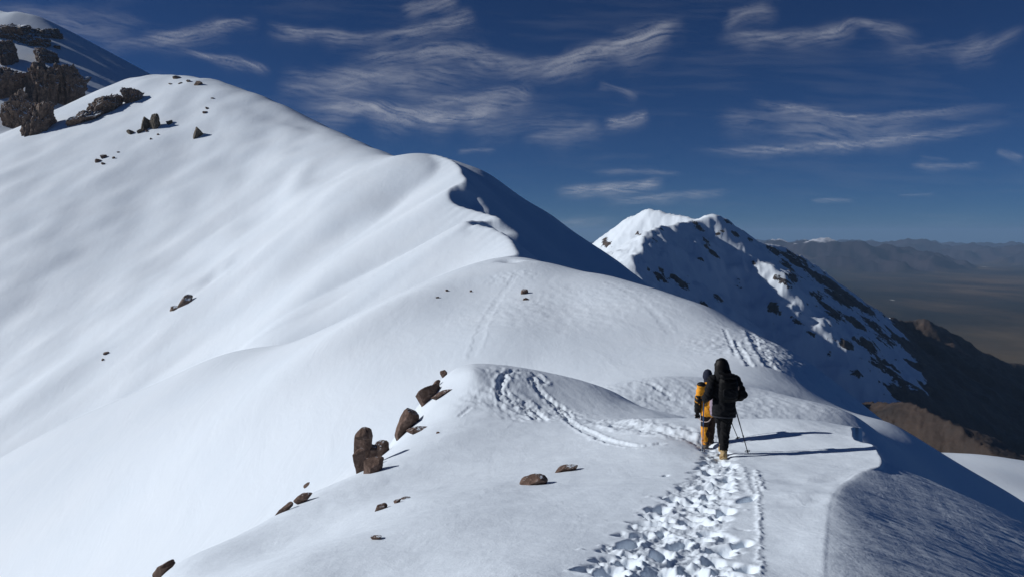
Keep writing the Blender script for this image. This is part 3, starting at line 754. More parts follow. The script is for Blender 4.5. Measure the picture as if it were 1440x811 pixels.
rock(217, 171, 16, 28, 'right pillar of the twin grey-brown rock towers', None, seed=135, mat=ROCK_G, column=.10, lift=.3)
rock(196, 184, 12, 9, 'low rock at the lower left foot of the twin towers', None, seed=137, mat=ROCK_G, sub=3)
rock(183, 186, 12, 9, 'rounded dark rock left of the twin towers', None, seed=139, mat=ROCK_G)
rock(237, 172, 12, 8, 'dark rock right of the twin towers', None, seed=143, mat=ROCK_G)
rock(206, 184, 5, 5, 'small stone below the gap of the twin towers', None, seed=145, sub=3)
rock(279, 186, 14, 20, 'single leaning grey rock throwing a long shadow high on the slope', None, seed=149, mat=ROCK_G, lift=.3, lean=.2)
rock(288, 158, 9, 4, 'lower of two dark ledges above the leaning rock', None, seed=153, sub=3)
rock(291, 152, 8, 4, 'upper of two dark ledges above the leaning rock', None, seed=155, sub=3)
rock(299, 138, 6, 3, 'small stone high on the slope above the two ledges', None, seed=157, sub=3)
rock(278, 117, 13, 7, 'dark rock ledge just under the crest of the snowy hump', None, seed=161, mat=ROCK_F)
rock(266, 114, 8, 4, 'short dark ledge left of the crest ledge', None, seed=163, mat=ROCK_F, sub=3)
rock(248, 109, 11, 6, 'snow-capped rock nearest the top of the snowy hump', None, seed=165, mat=ROCK_F)
rock(253, 117, 7, 3, 'small dark stone below the snow-capped top rock', None, seed=167, mat=ROCK_F, sub=3)
rock(240, 118, 7, 3, 'left-hand small stone below the snow-capped top rock', None, seed=169, mat=ROCK_F, sub=3)
rock(212, 195, 4, 4, 'lower of two small stones below the twin towers', None, seed=171, sub=3)
rock(222, 189, 4, 4, 'upper of two small stones below the twin towers', None, seed=173, sub=3)
rock(146, 220, 10, 6, 'largest dark stone of the scatter below the rock rib', None, seed=175, sub=3)
rock(138, 226, 8, 6, 'leftmost dark stone of the scatter below the rock rib', None, seed=177, sub=3)
rock(145, 230, 6, 5, 'lowest dark stone of the scatter below the rock rib', None, seed=179, sub=3)
rock(160, 222, 5, 4, 'stone at the right side of the scatter below the rock rib', None, seed=181, sub=3)
rock(166, 214, 5, 3, 'topmost stone of the scatter below the rock rib', None, seed=183, sub=3)
OC = dict(name='rock_outcrop', cat='outcrop', mat=ROCK_F, sub=6, cuts=26, rough=.34, column=.12, lift=.12)
rock(147, 147, 38, 36, 'brown rock rib between the shaded summit and the snowy hump, largest block', None, seed=201, lean=.5, **OC)
rock(115, 166, 34, 20, 'low brown lower end of the rock rib, pointing down left', None, seed=205, lean=.7, **OC)
rock(186, 134, 28, 26, 'upper snow-dusted block of the rock rib', None, seed=209, lean=.3, **OC)
rock(58, 122, 41, 71, 'left half of the broad brown cliff in the middle of the shaded summit face', None, seed=213, **{**OC, 'column': .2})
rock(91, 125, 49, 62, 'right half of the broad brown cliff in the middle of the shaded summit face', None, seed=214, **{**OC, 'column': .2})
rock(6, 118, 37, 57, 'upper brown crag at the left edge below the summit', None, seed=217, **{**OC, 'column': .16})
rock(22, 158, 41, 67, 'lower brown crag at the left edge, reaching the snow slope', None, seed=218, **{**OC, 'column': .18})
rock(51, 170, 39, 48, 'pointed lower cliff below the broad brown cliff', None, seed=221, lean=.15, **OC)
rock(14, 44, 54, 25, 'left block of the ragged rock band just below the summit snow', None, seed=225, lean=-.2, **OC)
rock(46, 51, 49, 25, 'middle block of the ragged rock band just below the summit snow', None, seed=226, lean=-.3, **OC)
rock(69, 47, 27, 15, 'small right-hand block of the rock band just below the summit snow', None, seed=227, lean=-.3, **OC)
rock(64, 78, 29, 25, 'snow-streaked crag between the summit band and the broad cliff', None, seed=229, **OC)
rock(10, 76, 34, 39, 'dark crag at the left edge between the rock band and the lower crags', None, seed=233, **OC)
rock(80, 66, 12, 8, 'small stone on the snow right of the rock band', None, seed=237, sub=3, mat=ROCK_F)

# ================================================================ the two hikers
def fabric(name, c, rough=.75, scale=60, bump=.25):
    m, nt = new_mat(name)
    b = principled(nt, Roughness=rough); b.inputs['Specular IOR Level'].default_value = .15
    tc = N(nt, 'ShaderNodeTexCoord'); n1 = noise(nt, tc.outputs['Object'], 5, 4, .6); n2 = noise(nt, tc.outputs['Object'], scale, 2, .5)
    r_ = ramp(nt, n1.outputs['Fac'], [(.3, [q * .8 for q in c]), (.7, [min(1, q * 1.2) for q in c])])
    nt.links.new(r_.outputs[0], b.inputs['Base Color'])
    bp = N(nt, 'ShaderNodeBump'); bp.inputs['Strength'].default_value = bump; bp.inputs['Distance'].default_value = .004
    nt.links.new(n2.outputs['Fac'], bp.inputs['Height']); nt.links.new(bp.outputs[0], b.inputs['Normal'])
    return m
M_BLACK = fabric('black_shell', (.0055, .006, .008)); M_PACK = fabric('black_pack_cloth', (.003, .003, .0038), .6); M_TROU = fabric('black_trouser_cloth', (.0045, .0045, .0055))
M_HEMLIT = fabric('lit_black_cloth', (.035, .037, .045)); M_ORANGE = fabric('orange_shell', (.78, .33, .03)); M_BROWN = fabric('dark_brown_trouser_cloth', (.030, .019, .015))
M_NAVY = fabric('navy_wool', (.022, .026, .045), .9, 120, .6); M_TAN = fabric('tan_boot_leather', (.42, .30, .15), .6); M_RUB = fabric('black_rubber', (.012, .012, .012), .5)
M_LILAC = fabric('pale_lilac_cloth', (.33, .27, .33)); M_SKIN = fabric('skin', (.42, .26, .19), .5, 90, .1); M_HAIR = fabric('black_hair', (.008, .007, .007), .45, 150, .8)
M_ROPE = fabric('pale_rope', (.62, .50, .46), .8, 200, .5); M_BLUE = fabric('blue_metal', (.03, .10, .24), .3); M_METAL = fabric('dark_metal', (.02, .025, .035), .35); M_EYE = fabric('eye', (.5, .5, .48), .2); M_GREYB = fabric('grey_boot_leather', (.09, .085, .08), .6)
M_BEIGE = fabric('beige_patch', (.35, .25, .20))

class Soup:
    def __init__(s): s.v = []; s.f = []
    def tube(s, pts, rad, seg=14, ref=(0, 1, 0)):
        """closed tube through pts; rad is a number or (a, b) half widths per ring (a along ref x axis, b along ref)"""
        pts = [Vector(p) for p in pts]; b0 = len(s.v); nrm = Vector(ref)
        for i, p in enumerate(pts):
            t = (pts[min(i + 1, len(pts) - 1)] - pts[max(i - 1, 0)]).normalized()
            bb = (nrm - t * nrm.dot(t));
            if bb.length < 1e-4: bb = Vector((1, 0, 0)) - t * t.x
            bb.normalize(); aa = bb.cross(t)
            r = rad[i] if isinstance(rad, (list, tuple)) else rad
            ra, rb = (r if isinstance(r, (list, tuple)) else (r, r))
            for k in range(seg):
                th = 2 * math.pi * k / seg
                s.v.append(p + aa * (ra * math.cos(th)) + bb * (rb * math.sin(th)))
        n_ = len(pts)
        for i in range(n_ - 1):
            for k in range(seg):
                a = b0 + i * seg + k; b = b0 + i * seg + (k + 1) % seg
                s.f.append([a, b, b + seg, a + seg])
        s.f.append([b0 + k for k in range(seg)][::-1]); s.f.append([b0 + (n_ - 1) * seg + k for k in range(seg)])
        return s
    def ball(s, c, r, sub=2):
        v, f = ico(sub); b0 = len(s.v)
        for q in v: s.v.append(Vector((c[0] + q[0] * r[0], c[1] + q[1] * r[1], c[2] + q[2] * r[2])))
        s.f += [[b0 + i for i in g] for g in f]
        return s
    def slab(s, c, h, rot=None, bev=.3):
        """rounded block: centre c, half sizes h"""
        v, f = ico(3); b0 = len(s.v); e = 4.0
        for q in v:
            k = (abs(q[0]) ** e + abs(q[1]) ** e + abs(q[2]) ** e) ** (-1 / e)
            p = Vector((q[0] * k * h[0], q[1] * k * h[1], q[2] * k * h[2]))
            if rot: p = rot @ p
            s.v.append(Vector(c) + p)
        s.f += [[b0 + i for i in g] for g in f]
        return s
    def mesh(s, name, mat, parent=None, voxel=None, smooth=4, wrinkle=0.0, wscale=9.0, seed=1):
        me = bpy.data.meshes.new(name); me.from_pydata([tuple(p) for p in s.v], [], s.f); me.update()
        o = bpy.data.objects.new(name, me); col.objects.link(o)
        if voxel:
            bm = bmesh.new(); bm.from_mesh(me); bmesh.ops.recalc_face_normals(bm, faces=bm.faces); bm.to_mesh(me); bm.free()
            r = o.modifiers.new('r', 'REMESH'); r.mode = 'VOXEL'; r.voxel_size = voxel
            if smooth:
                q = o.modifiers.new('s', 'SMOOTH'); q.factor = .5; q.iterations = smooth
            dg = bpy.context.evaluated_depsgraph_get(); dg.update()
            m2 = bpy.data.meshes.new_from_object(o.evaluated_get(dg)); o.modifiers.clear(); o.data = m2; bpy.data.meshes.remove(me); me = m2; me.name = name
        if wrinkle:
            nv = len(me.vertices); co_ = np.empty(nv * 3, np.float32); me.vertices.foreach_get('co', co_); co_ = co_.reshape(-1, 3)
            no = np.array([v.normal[:] for v in me.vertices])
            w_ = ridged(co_[:, 0] * wscale + co_[:, 2] * wscale * .55, co_[:, 2] * wscale * 1.5 - co_[:, 1] * wscale * .8, seed, 3) - .6
            co_ = co_ + no * (w_ * wrinkle)[:, None]
            me.vertices.foreach_set('co', co_.astype(np.float32).ravel())
        me.polygons.foreach_set('use_smooth', np.ones(len(me.polygons), bool))
        me.materials.clear(); me.materials.append(mat); me.update()
        o.parent = parent
        return o

def empty(name, loc, label, cat, group=None, rz=0):
    o = bpy.data.objects.new(name, None); col.objects.link(o); o.location = loc; o.rotation_euler = (0, 0, rz); o.empty_display_size = .2
    tag(o, label, cat, group); return o

def lerp(a, b, t): return tuple(a[k] + (b[k] - a[k]) * t for k in range(3))

def limb(s, a, b, c, ra, rb, rc, seg=14):
    pts = [a, lerp(a, b, .35), lerp(a, b, .75), b, lerp(b, c, .3), lerp(b, c, .7), c]
    rr = [ra, ra * .65 + rb * .35, ra * .2 + rb * .8, rb, rb * .7 + rc * .3 + .004, rb * .3 + rc * .7, rc]
    return s.tube(pts, rr, seg)

def hand(s, C, ax, toward, r=.0115, scale=1.0):
    """a fist: palm, four fingers of unequal length and a thumb, curled round the bar through C with direction ax; toward = wrist"""
    C = Vector(C); a = Vector(ax).normalized(); w_ = Vector(toward) - C; w_ -= a * w_.dot(a); w_.normalize(); t = a.cross(w_)
    s.ball(C + w_ * .038 * scale, (.030 * scale, .030 * scale, .042 * scale))
    s.tube([C + w_ * .035, Vector(toward)], [.030 * scale, .033 * scale], 12)
    R_ = .024 * scale
    for off, end in ((.033, 205), (.011, 222), (-.011, 214), (-.032, 190)):
        pts = []
        for k in range(8):
            th = math.radians(-35 + (end + 35) * k / 7)
            pts.append(C + a * off * scale + (w_ * math.cos(th) + t * math.sin(th)) * R_)
        s.tube(pts, [r * scale * (1.08 - .04 * k) for k in range(8)], 8)
    pts = []
    for k in range(6):
        th = math.radians(30 - 175 * k / 5)
        pts.append(C + a * (.030 + .022 * k / 5) * scale + (w_ * math.cos(th) + t * math.sin(th)) * R_ * 1.15)
    s.tube(pts, [r * scale * 1.15] * 5 + [r * scale * .95], 8)

def body(root, J, head_c, head_r=(.076, .098, .118)):
    s = Soup()
    px_, py_, pz_ = J['hip']; hx_, hy_, hz_ = head_c
    sh = J['chest']
    s.tube([(px_, py_, pz_ - .10), (px_, py_, pz_), lerp(J['hip'], sh, .35), lerp(J['hip'], sh, .7), sh, (sh[0], sh[1] + .01, sh[2] + .10), (sh[0], sh[1] + .02, sh[2] + .15)],
           [(.13, .10), (.165, .12), (.135, .105), (.155, .115), (.165, .115), (.12, .085), (.06, .06)], 18)
    s.tube([(sh[0], sh[1] + .01, sh[2] + .11), lerp((sh[0], sh[1], sh[2] + .1), head_c, .6), head_c], [.062, .056, .06], 12)
    for k in 'LR':
        limb(s, J['sh' + k], J['el' + k], J['wr' + k], .052, .041, .029); limb(s, J['th' + k], J['kn' + k], J['an' + k], .088, .058, .042)
        s.ball(J['sh' + k], (.062, .06, .06))
        s.ball((J['wr' + k][0], J['wr' + k][1] + .03, J['wr' + k][2]), (.028, .040, .034))
        a_ = J['an' + k]
        s.tube([(a_[0], a_[1] - .05, a_[2] - .03), (a_[0], a_[1] + .05, a_[2] - .035), (a_[0], a_[1] + .16, a_[2] - .05)], [.034, .038, .022], 10)
    s.ball(head_c, head_r, 3)
    s.ball((hx_, hy_ + .045, hz_ - .06), (.052, .05, .055), 2)                      # jaw
    s.tube([(hx_, hy_ + .092, hz_ + .015), (hx_, hy_ + .112, hz_ - .02), (hx_, hy_ + .098, hz_ - .032)], [.009, .014, .012], 8)   # nose
    s.tube([(hx_ - .022, hy_ + .088, hz_ - .062), (hx_, hy_ + .096, hz_ - .061), (hx_ + .022, hy_ + .088, hz_ - .062)], .0075, 8)  # lips
    for q in (-1, 1): s.ball((hx_ + q * .077, hy_, hz_ - .01), (.012, .022, .032))  # ears
    b = s.mesh('body', M_SKIN, root, voxel=.009, smooth=3)
    for q in (-1, 1): Soup().ball((hx_ + q * .031, hy_ + .086, hz_ + .004), (.012, .010, .009)).mesh('eye', M_EYE, b)
    return b

def boot(root, a_, mat, pitch=0.0, tall=.17, yaw=0.0):
    """a mountain boot with the ankle at a_: upper and lugged sole"""
    R_ = Matrix.Rotation(-pitch, 3, 'X')
    def q(x, y, z): return Vector(a_) + R_ @ Vector((x, y, z))
    s = Soup()
    s.tube([q(0, -.012, tall), q(0, -.015, .06), q(0, -.01, -.01), q(0, .0, -.05)], [(.062, .062), (.058, .060), (.054, .066), (.052, .07)], 14)
    s.tube([q(0, -.075, -.04), q(0, -.03, -.03), q(0, .06, -.015), q(0, .13, -.04), q(0, .195, -.055)], [(.036, .036), (.048, .048), (.050, .048), (.050, .036), (.036, .02)], 14, ref=(0, 0, 1))
    u = s.mesh('boot', mat, root, voxel=.008, smooth=4, wrinkle=.003, wscale=14)
    s2 = Soup()
    s2.tube([q(0, -.088, -.082), q(0, -.03, -.082), q(0, .03, -.078), q(0, .12, -.085), q(0, .205, -.078)], [(.040, .014), (.049, .017), (.042, .012), (.053, .016), (.034, .012)], 14, ref=(0, 0, 1))
    s2.mesh('sole', M_RUB if mat is not M_TAN else M_TAN, u, voxel=.007, smooth=2)
    return u

def hang_on(o, root):
    o.parent = root
    return o

FX, FY = P(1017, 641, 13.7)[:2]; FZ = ground(FX, FY)
print('black hiker ground', FZ, P(1017, 641, 13.7)[2])
A = empty('person', (FX, FY, FZ - .03), 'walker in black hooded jacket and black trousers with two poles', 'person')
J = dict(hip=(.0, 0, .90), chest=(.0, .07, 1.30), shL=(-.185, .05, 1.375), shR=(.19, .05, 1.375), elL=(-.285, -.02, 1.09), elR=(.315, -.02, 1.12), wrL=(-.285, .19, 1.01), wrR=(.225, .20, 1.01),
         thL=(-.07, .02, .86), thR=(.07, 0, .86), knL=(.03, .24, .50), knR=(.035, .05, .48), anL=(.115, .46, .08), anR=(-.005, -.05, .13))
body(A, J, (-.03, .10, 1.585))
s = Soup()
s.tube([(0, 0, .76), (0, 0, .84), (0, .0, .93), (.0, .02, 1.05), (.0, .05, 1.19), (0, .065, 1.31), (0, .07, 1.39), (-.01, .08, 1.45)], [(.195, .155), (.20, .165), (.195, .16), (.185, .15), (.205, .15), (.215, .145), (.175, .125), (.115, .11)], 22)
for k in 'LR':
    limb(s, J['sh' + k], J['el' + k], lerp(J['el' + k], J['wr' + k], .92), .088, .077, .055); s.ball(J['sh' + k], (.092, .09, .085))
jk = s.mesh('jacket', M_BLACK, A, voxel=.011, smooth=5, wrinkle=.010, wscale=8, seed=3)
Soup().tube([(0, 0, .752), (0, 0, .775)], [(.203, .163), (.205, .166)], 22).mesh('hem', M_HEMLIT, jk)  # black hem coloured greyer to stand for the light on it
s = Soup()
s.tube([(-.0, .045, 1.36), (-.01, .05, 1.42), (-.015, .06, 1.48), (-.025, .085, 1.55), (-.03, .09, 1.63), (-.03, .085, 1.69), (-.03, .08, 1.735)], [(.16, .12), (.165, .135), (.145, .125), (.118, .115), (.115, .12), (.088, .095), (.03, .035)], 20)
hd = s.mesh('hood', M_BLACK, A, voxel=.010, smooth=4, wrinkle=.010, wscale=9, seed=8)
s = Soup()
for k in range(16):
    th = math.pi * (1.08 + .84 * k / 15) + .15; x0, y0 = -.03 + .105 * math.cos(th), .09 + .105 * math.sin(th)
    s.tube([(x0 * .75 - .01, y0 + .02, 1.70), (x0, y0, 1.62), (x0 * 1.15 + .01, y0 - .01, 1.52), (x0 * 1.35 + .03 + .02 * math.sin(k * 5), y0 - .03, 1.43 - .05 * (k % 3))], [.018, .024, .022, .008], 7)
s.mesh('hair', M_HAIR, A, voxel=.009, smooth=2)
s = Soup()
for k in 'LR':
    limb(s, J['th' + k], J['kn' + k], (J['an' + k][0], J['an' + k][1], J['an' + k][2] + .05), .108, .078, .066)
s.tube([(0, 0, 1.0), (0, 0, .92), (0, 0, .84)], [(.165, .13), (.18, .14), (.165, .13)], 18)
s.mesh('trousers', M_TROU, A, voxel=.010, smooth=3, wrinkle=.011, wscale=10, seed=5)
boot(A, J['anR'], M_TAN, .42); boot(A, J['anL'], M_TAN, -.1)
# poles: grips, shafts, straps, baskets
def pole(grip, tip, label, mat, root_z, group='trekking poles'):
    g = Vector(grip); t = Vector(tip); d_ = (t - g).normalized()
    e = empty('trekking_pole', t, label, 'trekking pole', group)
    def L(v): return Vector(v) - t
    Soup().tube([L(g), L(g + d_ * .45 * (t - g).length), L(g + d_ * .46 * (t - g).length), L(t - d_ * .05)], [.0105, .0105, .0085, .0075], 10).mesh('shaft', mat, e)
    Soup().tube([L(g - d_ * .06), L(g - d_ * .05), L(g - d_ * .02), L(g + d_ * .05), L(g + d_ * .09)], [.013, .021, .017, .0165, .014], 12).mesh('grip', M_RUB, e)
    Soup().tube([L(t - d_ * .05), L(t - d_ * .02), L(t)], [.007, .006, .002], 8).mesh('tip', M_METAL, e)
    s = Soup()
    for k in range(12):
        a0 = 2 * math.pi * k / 12; a1 = 2 * math.pi * (k + 1) / 12
        u = d_.orthogonal().normalized(); v = d_.cross(u); b = L(t - d_ * .09)
        s.tube([b + (u * math.cos(a0) + v * math.sin(a0)) * .042, b + (u * math.cos(a1) + v * math.sin(a1)) * .042], .0045, 6)
        if k % 3 == 0: s.tube([b, b + (u * math.cos(a0) + v * math.sin(a0)) * .042], .004, 6)
    s.mesh('basket', M_RUB, e)
    Soup().tube([L(t - d_ * .40), L(t - d_ * .37)], .0125, 8).mesh('clamp', M_RUB, e)
    Soup().tube([L(g - d_ * .05), L(g + Vector((.03, -.05, -.03))), L(g + Vector((.03, -.06, -.10))), L(g + Vector((.005, -.02, -.11))), L(g - d_ * .045)], .005, 6).mesh('strap', M_RUB, e)
    return e
def W(root, v): return Vector(root.location) + Vector(v)
def gl(v, y=None): return v
def tip_on(px, py, Y):
    p = place(px, py, Y); return Vector((p[0], p[1], p[2] - .04))
gl_ = {}
gripL = W(A, (-.285, .245, 1.0)); gripR = W(A, (.215, .26, 1.0))
tipL = tip_on(988, 634, 14.0); tipR = tip_on(1053, 637, 13.8)
pole(gripL, tipL, 'blue trekking pole planted between the two walkers, left of the black one', M_BLUE, 0)
pole(gripR, tipR, 'dark trekking pole planted right of the black walker, nearest the camera', M_METAL, 0)
for gname, g_, tp_, wr in (('L', gripL, tipL, J['wrL']), ('R', gripR, tipR, J['wrR'])):
    s = Soup(); hand(s, g_ - A.location, g_ - tp_, wr, .0125, 1.1); s.tube([wr, lerp(wr, J['el' + gname], .25)], [.045, .052], 12)
    s.mesh('glove', M_RUB, A, voxel=.005, smooth=2)
# his backpack
pk = empty('backpack', W(A, (.02, -.13, 1.06)), 'small black backpack worn by the walker in black', 'backpack')
s = Soup()
s.tube([(.01, -.0, -.01), (.01, -.01, .04), (.01, -.02, .16), (.01, -.01, .30), (.0, .01, .39), (.0, .03, .43)], [(.14, .07), (.16, .09), (.165, .095), (.155, .09), (.125, .07), (.06, .035)], 20)
s.mesh('bag', M_PACK, pk, voxel=.011, smooth=5, wrinkle=.006, wscale=9, seed=12)
Soup().slab((.0, -.0, .40), (.135, .10, .045)).mesh('lid', M_PACK, pk, voxel=.01, smooth=4, wrinkle=.005)
Soup().slab((.01, -.095, .13), (.11, .022, .085)).mesh('front_pocket', M_BLACK, pk, voxel=.008, smooth=3, wrinkle=.004)
for q in (-1, 1):
    Soup().tube([(q * .10, .04, .40), (q * .13, .14, .40), (q * .14, .26, .30), (q * .14, .27, .12), (q * .17, .20, .0), (q * .17, .06, -.01)], [(.025, .008)] * 6, 8).mesh('shoulder_strap', M_PACK, pk)
Soup().tube([(.17 * math.cos(a) + .0, .13 + .15 * math.sin(a), -.02) for a in np.linspace(math.pi * 1.05, math.pi * 1.95, 8)], [(.008, .022)] * 8, 8, ref=(0, 0, 1)).mesh('hip_belt', M_PACK, pk)
Soup().slab((.185, .02, .20), (.012, .02, .035)).mesh('buckle', M_BEIGE, pk)

# ---- the walker in orange ahead
GX0, GY0 = P(998, 629, 15.6)[:2]; GZ0 = ground(GX0, GY0)
print('orange hiker ground', GZ0, P(998, 629, 15.6)[2])
B = empty('person', (GX0 - .06, GY0, GZ0 - .04), 'walker in orange and black suit with dark cap, half hidden ahead', 'person')
J2 = dict(hip=(.05, 0, .84), chest=(.045, .06, 1.22), shL=(-.12, .03, 1.28), shR=(.215, .04, 1.28), elL=(-.185, -.04, 1.02), elR=(.30, -.02, 1.03), wrL=(-.185, .02, .77), wrR=(.33, .2, .95),
          thL=(-.02, .0, .80), thR=(.12, .02, .80), knL=(-.03, .05, .46), knR=(.12, .16, .48), anL=(-.02, -.02, .13), anR=(.12, .22, .10))
body(B, J2, (.02, .10, 1.475), (.074, .094, .113))
s = Soup()
s.tube([(.05, 0, .72), (.05, 0, .80), (.05, .0, .90), (.05, .02, 1.0), (.045, .045, 1.12), (.045, .055, 1.22), (.045, .06, 1.30), (.035, .07, 1.36)], [(.18, .15), (.185, .155), (.18, .15), (.17, .14), (.185, .14), (.195, .135), (.16, .115), (.10, .095)], 22)
for k in 'LR':
    limb(s, J2['sh' + k], J2['el' + k], lerp(J2['el' + k], J2['wr' + k], .3), .078, .066, .06); s.ball(J2['sh' + k], (.082, .08, .078))
jk = s.mesh('jacket', M_ORANGE, B, voxel=.010, smooth=5, wrinkle=.008, wscale=9, seed=23)
for k in 'LR':
    s = Soup().tube([lerp(J2['sh' + k], J2['el' + k], .72), J2['el' + k], lerp(J2['el' + k], J2['wr' + k], .45), lerp(J2['el' + k], J2['wr' + k], .95)], [.074, .073, .066, .056], 14)
    s.mesh('sleeve', M_RUB if k == 'L' else M_BLACK, jk, voxel=.009, smooth=3, wrinkle=.007, wscale=11, seed=25)
    sh_ = J2['sh' + k]
    Soup().ball((sh_[0] + (.01 if k == 'L' else -.01), sh_[1] - .005, sh_[2] + .035), (.088, .088, .052), 3).mesh('shoulder_panel', M_RUB, jk)
s = Soup()
for k in 'LR': limb(s, J2['th' + k], J2['kn' + k], (J2['an' + k][0], J2['an' + k][1], J2['an' + k][2] + .02), .10, .075, .068)
s.tube([(.05, 0, .93), (.05, 0, .86), (.05, 0, .78)], [(.15, .12), (.165, .13), (.15, .12)], 18)
tr_ = s.mesh('trousers', M_BROWN, B, voxel=.010, smooth=3, wrinkle=.009, wscale=10, seed=27)
tr_.data.materials.append(M_ORANGE)
mi = np.zeros(len(tr_.data.polygons), np.int32)
for p in tr_.data.polygons:                       # orange lower panel on the outside of the left leg
    c_ = p.center
    if c_.z < .50 and c_.x < -.012 + .02 * math.sin(c_.z * 30) : mi[p.index] = 1
tr_.data.polygons.foreach_set('material_index', mi)
boot(B, J2['anL'], M_GREYB, .25); boot(B, J2['anR'], M_GREYB, 0)
s = Soup().tube([(.02, .09, 1.42), (.02, .088, 1.48), (.02, .085, 1.53), (.02, .08, 1.58), (.02, .08, 1.605)], [(.088, .105), (.09, .108), (.084, .10), (.058, .07), (.015, .02)], 18)
cap = s.mesh('cap', M_NAVY, B, voxel=.008, smooth=3, wrinkle=.004, wscale=20)
Soup().tube([(.02, .09, 1.445), (.02, .088, 1.475)], [(.095, .112), (.095, .112)], 18).mesh('brim', M_NAVY, cap, voxel=.007, smooth=2)
Soup().tube([(.035, .06, 1.34), (.025, .075, 1.38), (.022, .085, 1.42)], [(.085, .085), (.078, .08), (.076, .082)], 16).mesh('neck_gaiter', M_NAVY, B, voxel=.008, smooth=3, wrinkle=.006)
ggR = W(B, (.36, .24, .94)); ttR = tip_on(1040, 618, 15.9)
pole(ggR, ttR, 'dark trekking pole right of both walkers with a round basket near its tip', M_METAL, 0)
s = Soup(); hand(s, ggR - B.location, ggR - ttR, J2['wrR'], .0125, 1.1); s.mesh('glove', M_RUB, B, voxel=.005, smooth=2)
hL = Vector((-.185, .035, .69))
s = Soup(); hand(s, hL, (1, .2, -.1), J2['wrL'], .013, 1.15); s.tube([J2['wrL'], lerp(J2['wrL'], J2['elL'], .3)], [.043, .055], 12)
s.mesh('glove', M_RUB, B, voxel=.005, smooth=2)
pk = empty('backpack', W(B, (.115, -.13, .80)), 'pale lilac-grey pack worn low by the walker in orange', 'backpack')
s = Soup().tube([(.0, .0, -.06), (0, -.02, .0), (0, -.03, .14), (0, -.02, .30), (0, .02, .42)], [(.08, .06), (.10, .085), (.105, .095), (.10, .085), (.05, .045)], 18)
s.mesh('bag', M_LILAC, pk, voxel=.010, smooth=4, wrinkle=.008, wscale=9, seed=31)
for q in (-1, 1):
    Soup().tube([(q * .08, .04, .38), (q * .11, .12, .50), (q * .12, .24, .42), (q * .13, .24, .25), (q * .16, .15, .10), (q * .12, .02, .04)], [(.02, .007)] * 6, 8).mesh('shoulder_strap', M_NAVY, pk)
# rope from the glove to the harness
r0 = empty('rope', W(B, (-.185, .035, .69)), 'short pale rope looping from the orange walker\'s glove to the waist', 'rope')
Soup().tube(crom([(-.06, -.02, .03), (.0, -.02, .0), (.05, -.08, -.06), (.13, -.15, -.075), (.20, -.17, -.04), (.25, -.12, .03), (.27, -.07, .07)], 6).tolist(), .0085, 8).mesh('cord', M_ROPE, r0)

# ================================================================ cirrus
cx1 = np.arange(-40, 1482, 1.6); cy1 = np.concatenate([np.arange(-40, 240, 1.5), np.arange(240, 336, 1.0)])
CPX, CPY = np.meshgrid(cx1, cy1)
ddx = (CPX - CX) / F; ddy = -(CPY - CY) / F
rx_ = ddx; ry_ = cT + ddy * sT; rz_ = -sT + ddy * cT
ALT = 3000.0
rz_ = np.maximum(rz_, .006)
KX, KY, KZ = rx_ / rz_ * ALT, ry_ / rz_ * ALT, np.full(rx_.shape, ALT)
WX = CPX + 2.5 * fbm(CPX / 120, CPY / 45, 301, 4); WY = CPY + 2.6 * fbm(CPX / 140, CPY / 60, 302, 4)
streaks = [
 ([(-40,8),(60,22),(120,35),(200,50)], 12, .22), ([(60,8),(140,20),(220,32)], 9, .12), ([(190,52),(255,47),(320,32),(370,28)], 7, .42), ([(372,30),(410,43),(460,46),(500,52),(560,50)], 8, .42), ([(130,62),(210,58),(280,62)], 7, .2),
 ([(245,68),(300,80),(350,90),(385,102)], 4.5, .42), ([(385,102),(470,112),(540,108),(620,124)], 11, .34), ([(410,158),(500,148),(560,158),(620,162),(690,150),(775,142)], 11, .62), ([(560,140),(640,138),(720,128),(760,134)], 7, .34),
 ([(480,88),(560,76),(640,70),(700,84),(790,96)], 11, .40), ([(430,96),(520,104),(600,98),(680,108)], 12, .30), ([(515,56),(580,42),(640,28),(668,10)], 8, .36), ([(560,14),(610,4),(650,-6)], 8, .36), ([(380,120),(470,128),(560,124)], 10, .22),
 ([(740,108),(785,92),(830,72),(880,58),(930,40),(968,32)], 12, .55), ([(700,98),(760,88),(820,82)], 10, .28), ([(1020,22),(1045,14),(1090,2)], 6, .2), ([(840,118),(868,124),(900,136)], 5, .25),
 ([(1000,52),(1050,52),(1110,50),(1170,41),(1210,30),(1262,42),(1300,54)], 8, .42), ([(1010,40),(1050,20),(1100,8)], 9, .22), ([(1330,80),(1390,62),(1445,36)], 8, .30), ([(1240,70),(1330,66),(1400,50)], 10, .15),
 ([(846,172),(885,168),(914,156)], 5.5, .5), ([(730,196),(800,186),(850,172)], 8, .22), ([(640,182),(760,172),(880,186)], 12, .16),
 ([(958,210),(1080,209),(1170,203),(1240,198),(1310,188),(1445,166)], 5, .46), ([(1070,180),(1150,178),(1230,184),(1330,172)], 12, .26), ([(1050,140),(1120,152),(1200,164),(1290,160),(1445,147)], 5, .40), ([(1000,168),(1100,160),(1180,150)], 10, .2),
 ([(775,267),(840,263),(900,259),(938,251)], 5.5, .62), ([(830,243),(900,240),(965,243)], 2.5, .3), ([(840,281),(950,276),(1035,270)], 4.5, .36), ([(1135,280),(1205,281)], 2, .3), ([(1275,231),(1330,234),(1388,229)], 3.5, .28), ([(1400,210),(1445,222)], 4, .26), ([(720,318),(800,312),(870,307)], 5, .26), ([(1260,276),(1320,272)], 2, .16), ([(1290,222),(1340,226)], 3, .12), ([(640,212),(700,210)], 2.5, .25),
]
den = np.zeros(CPX.shape)
warp = fbm(CPX / 70, CPY / 30, 303, 3)
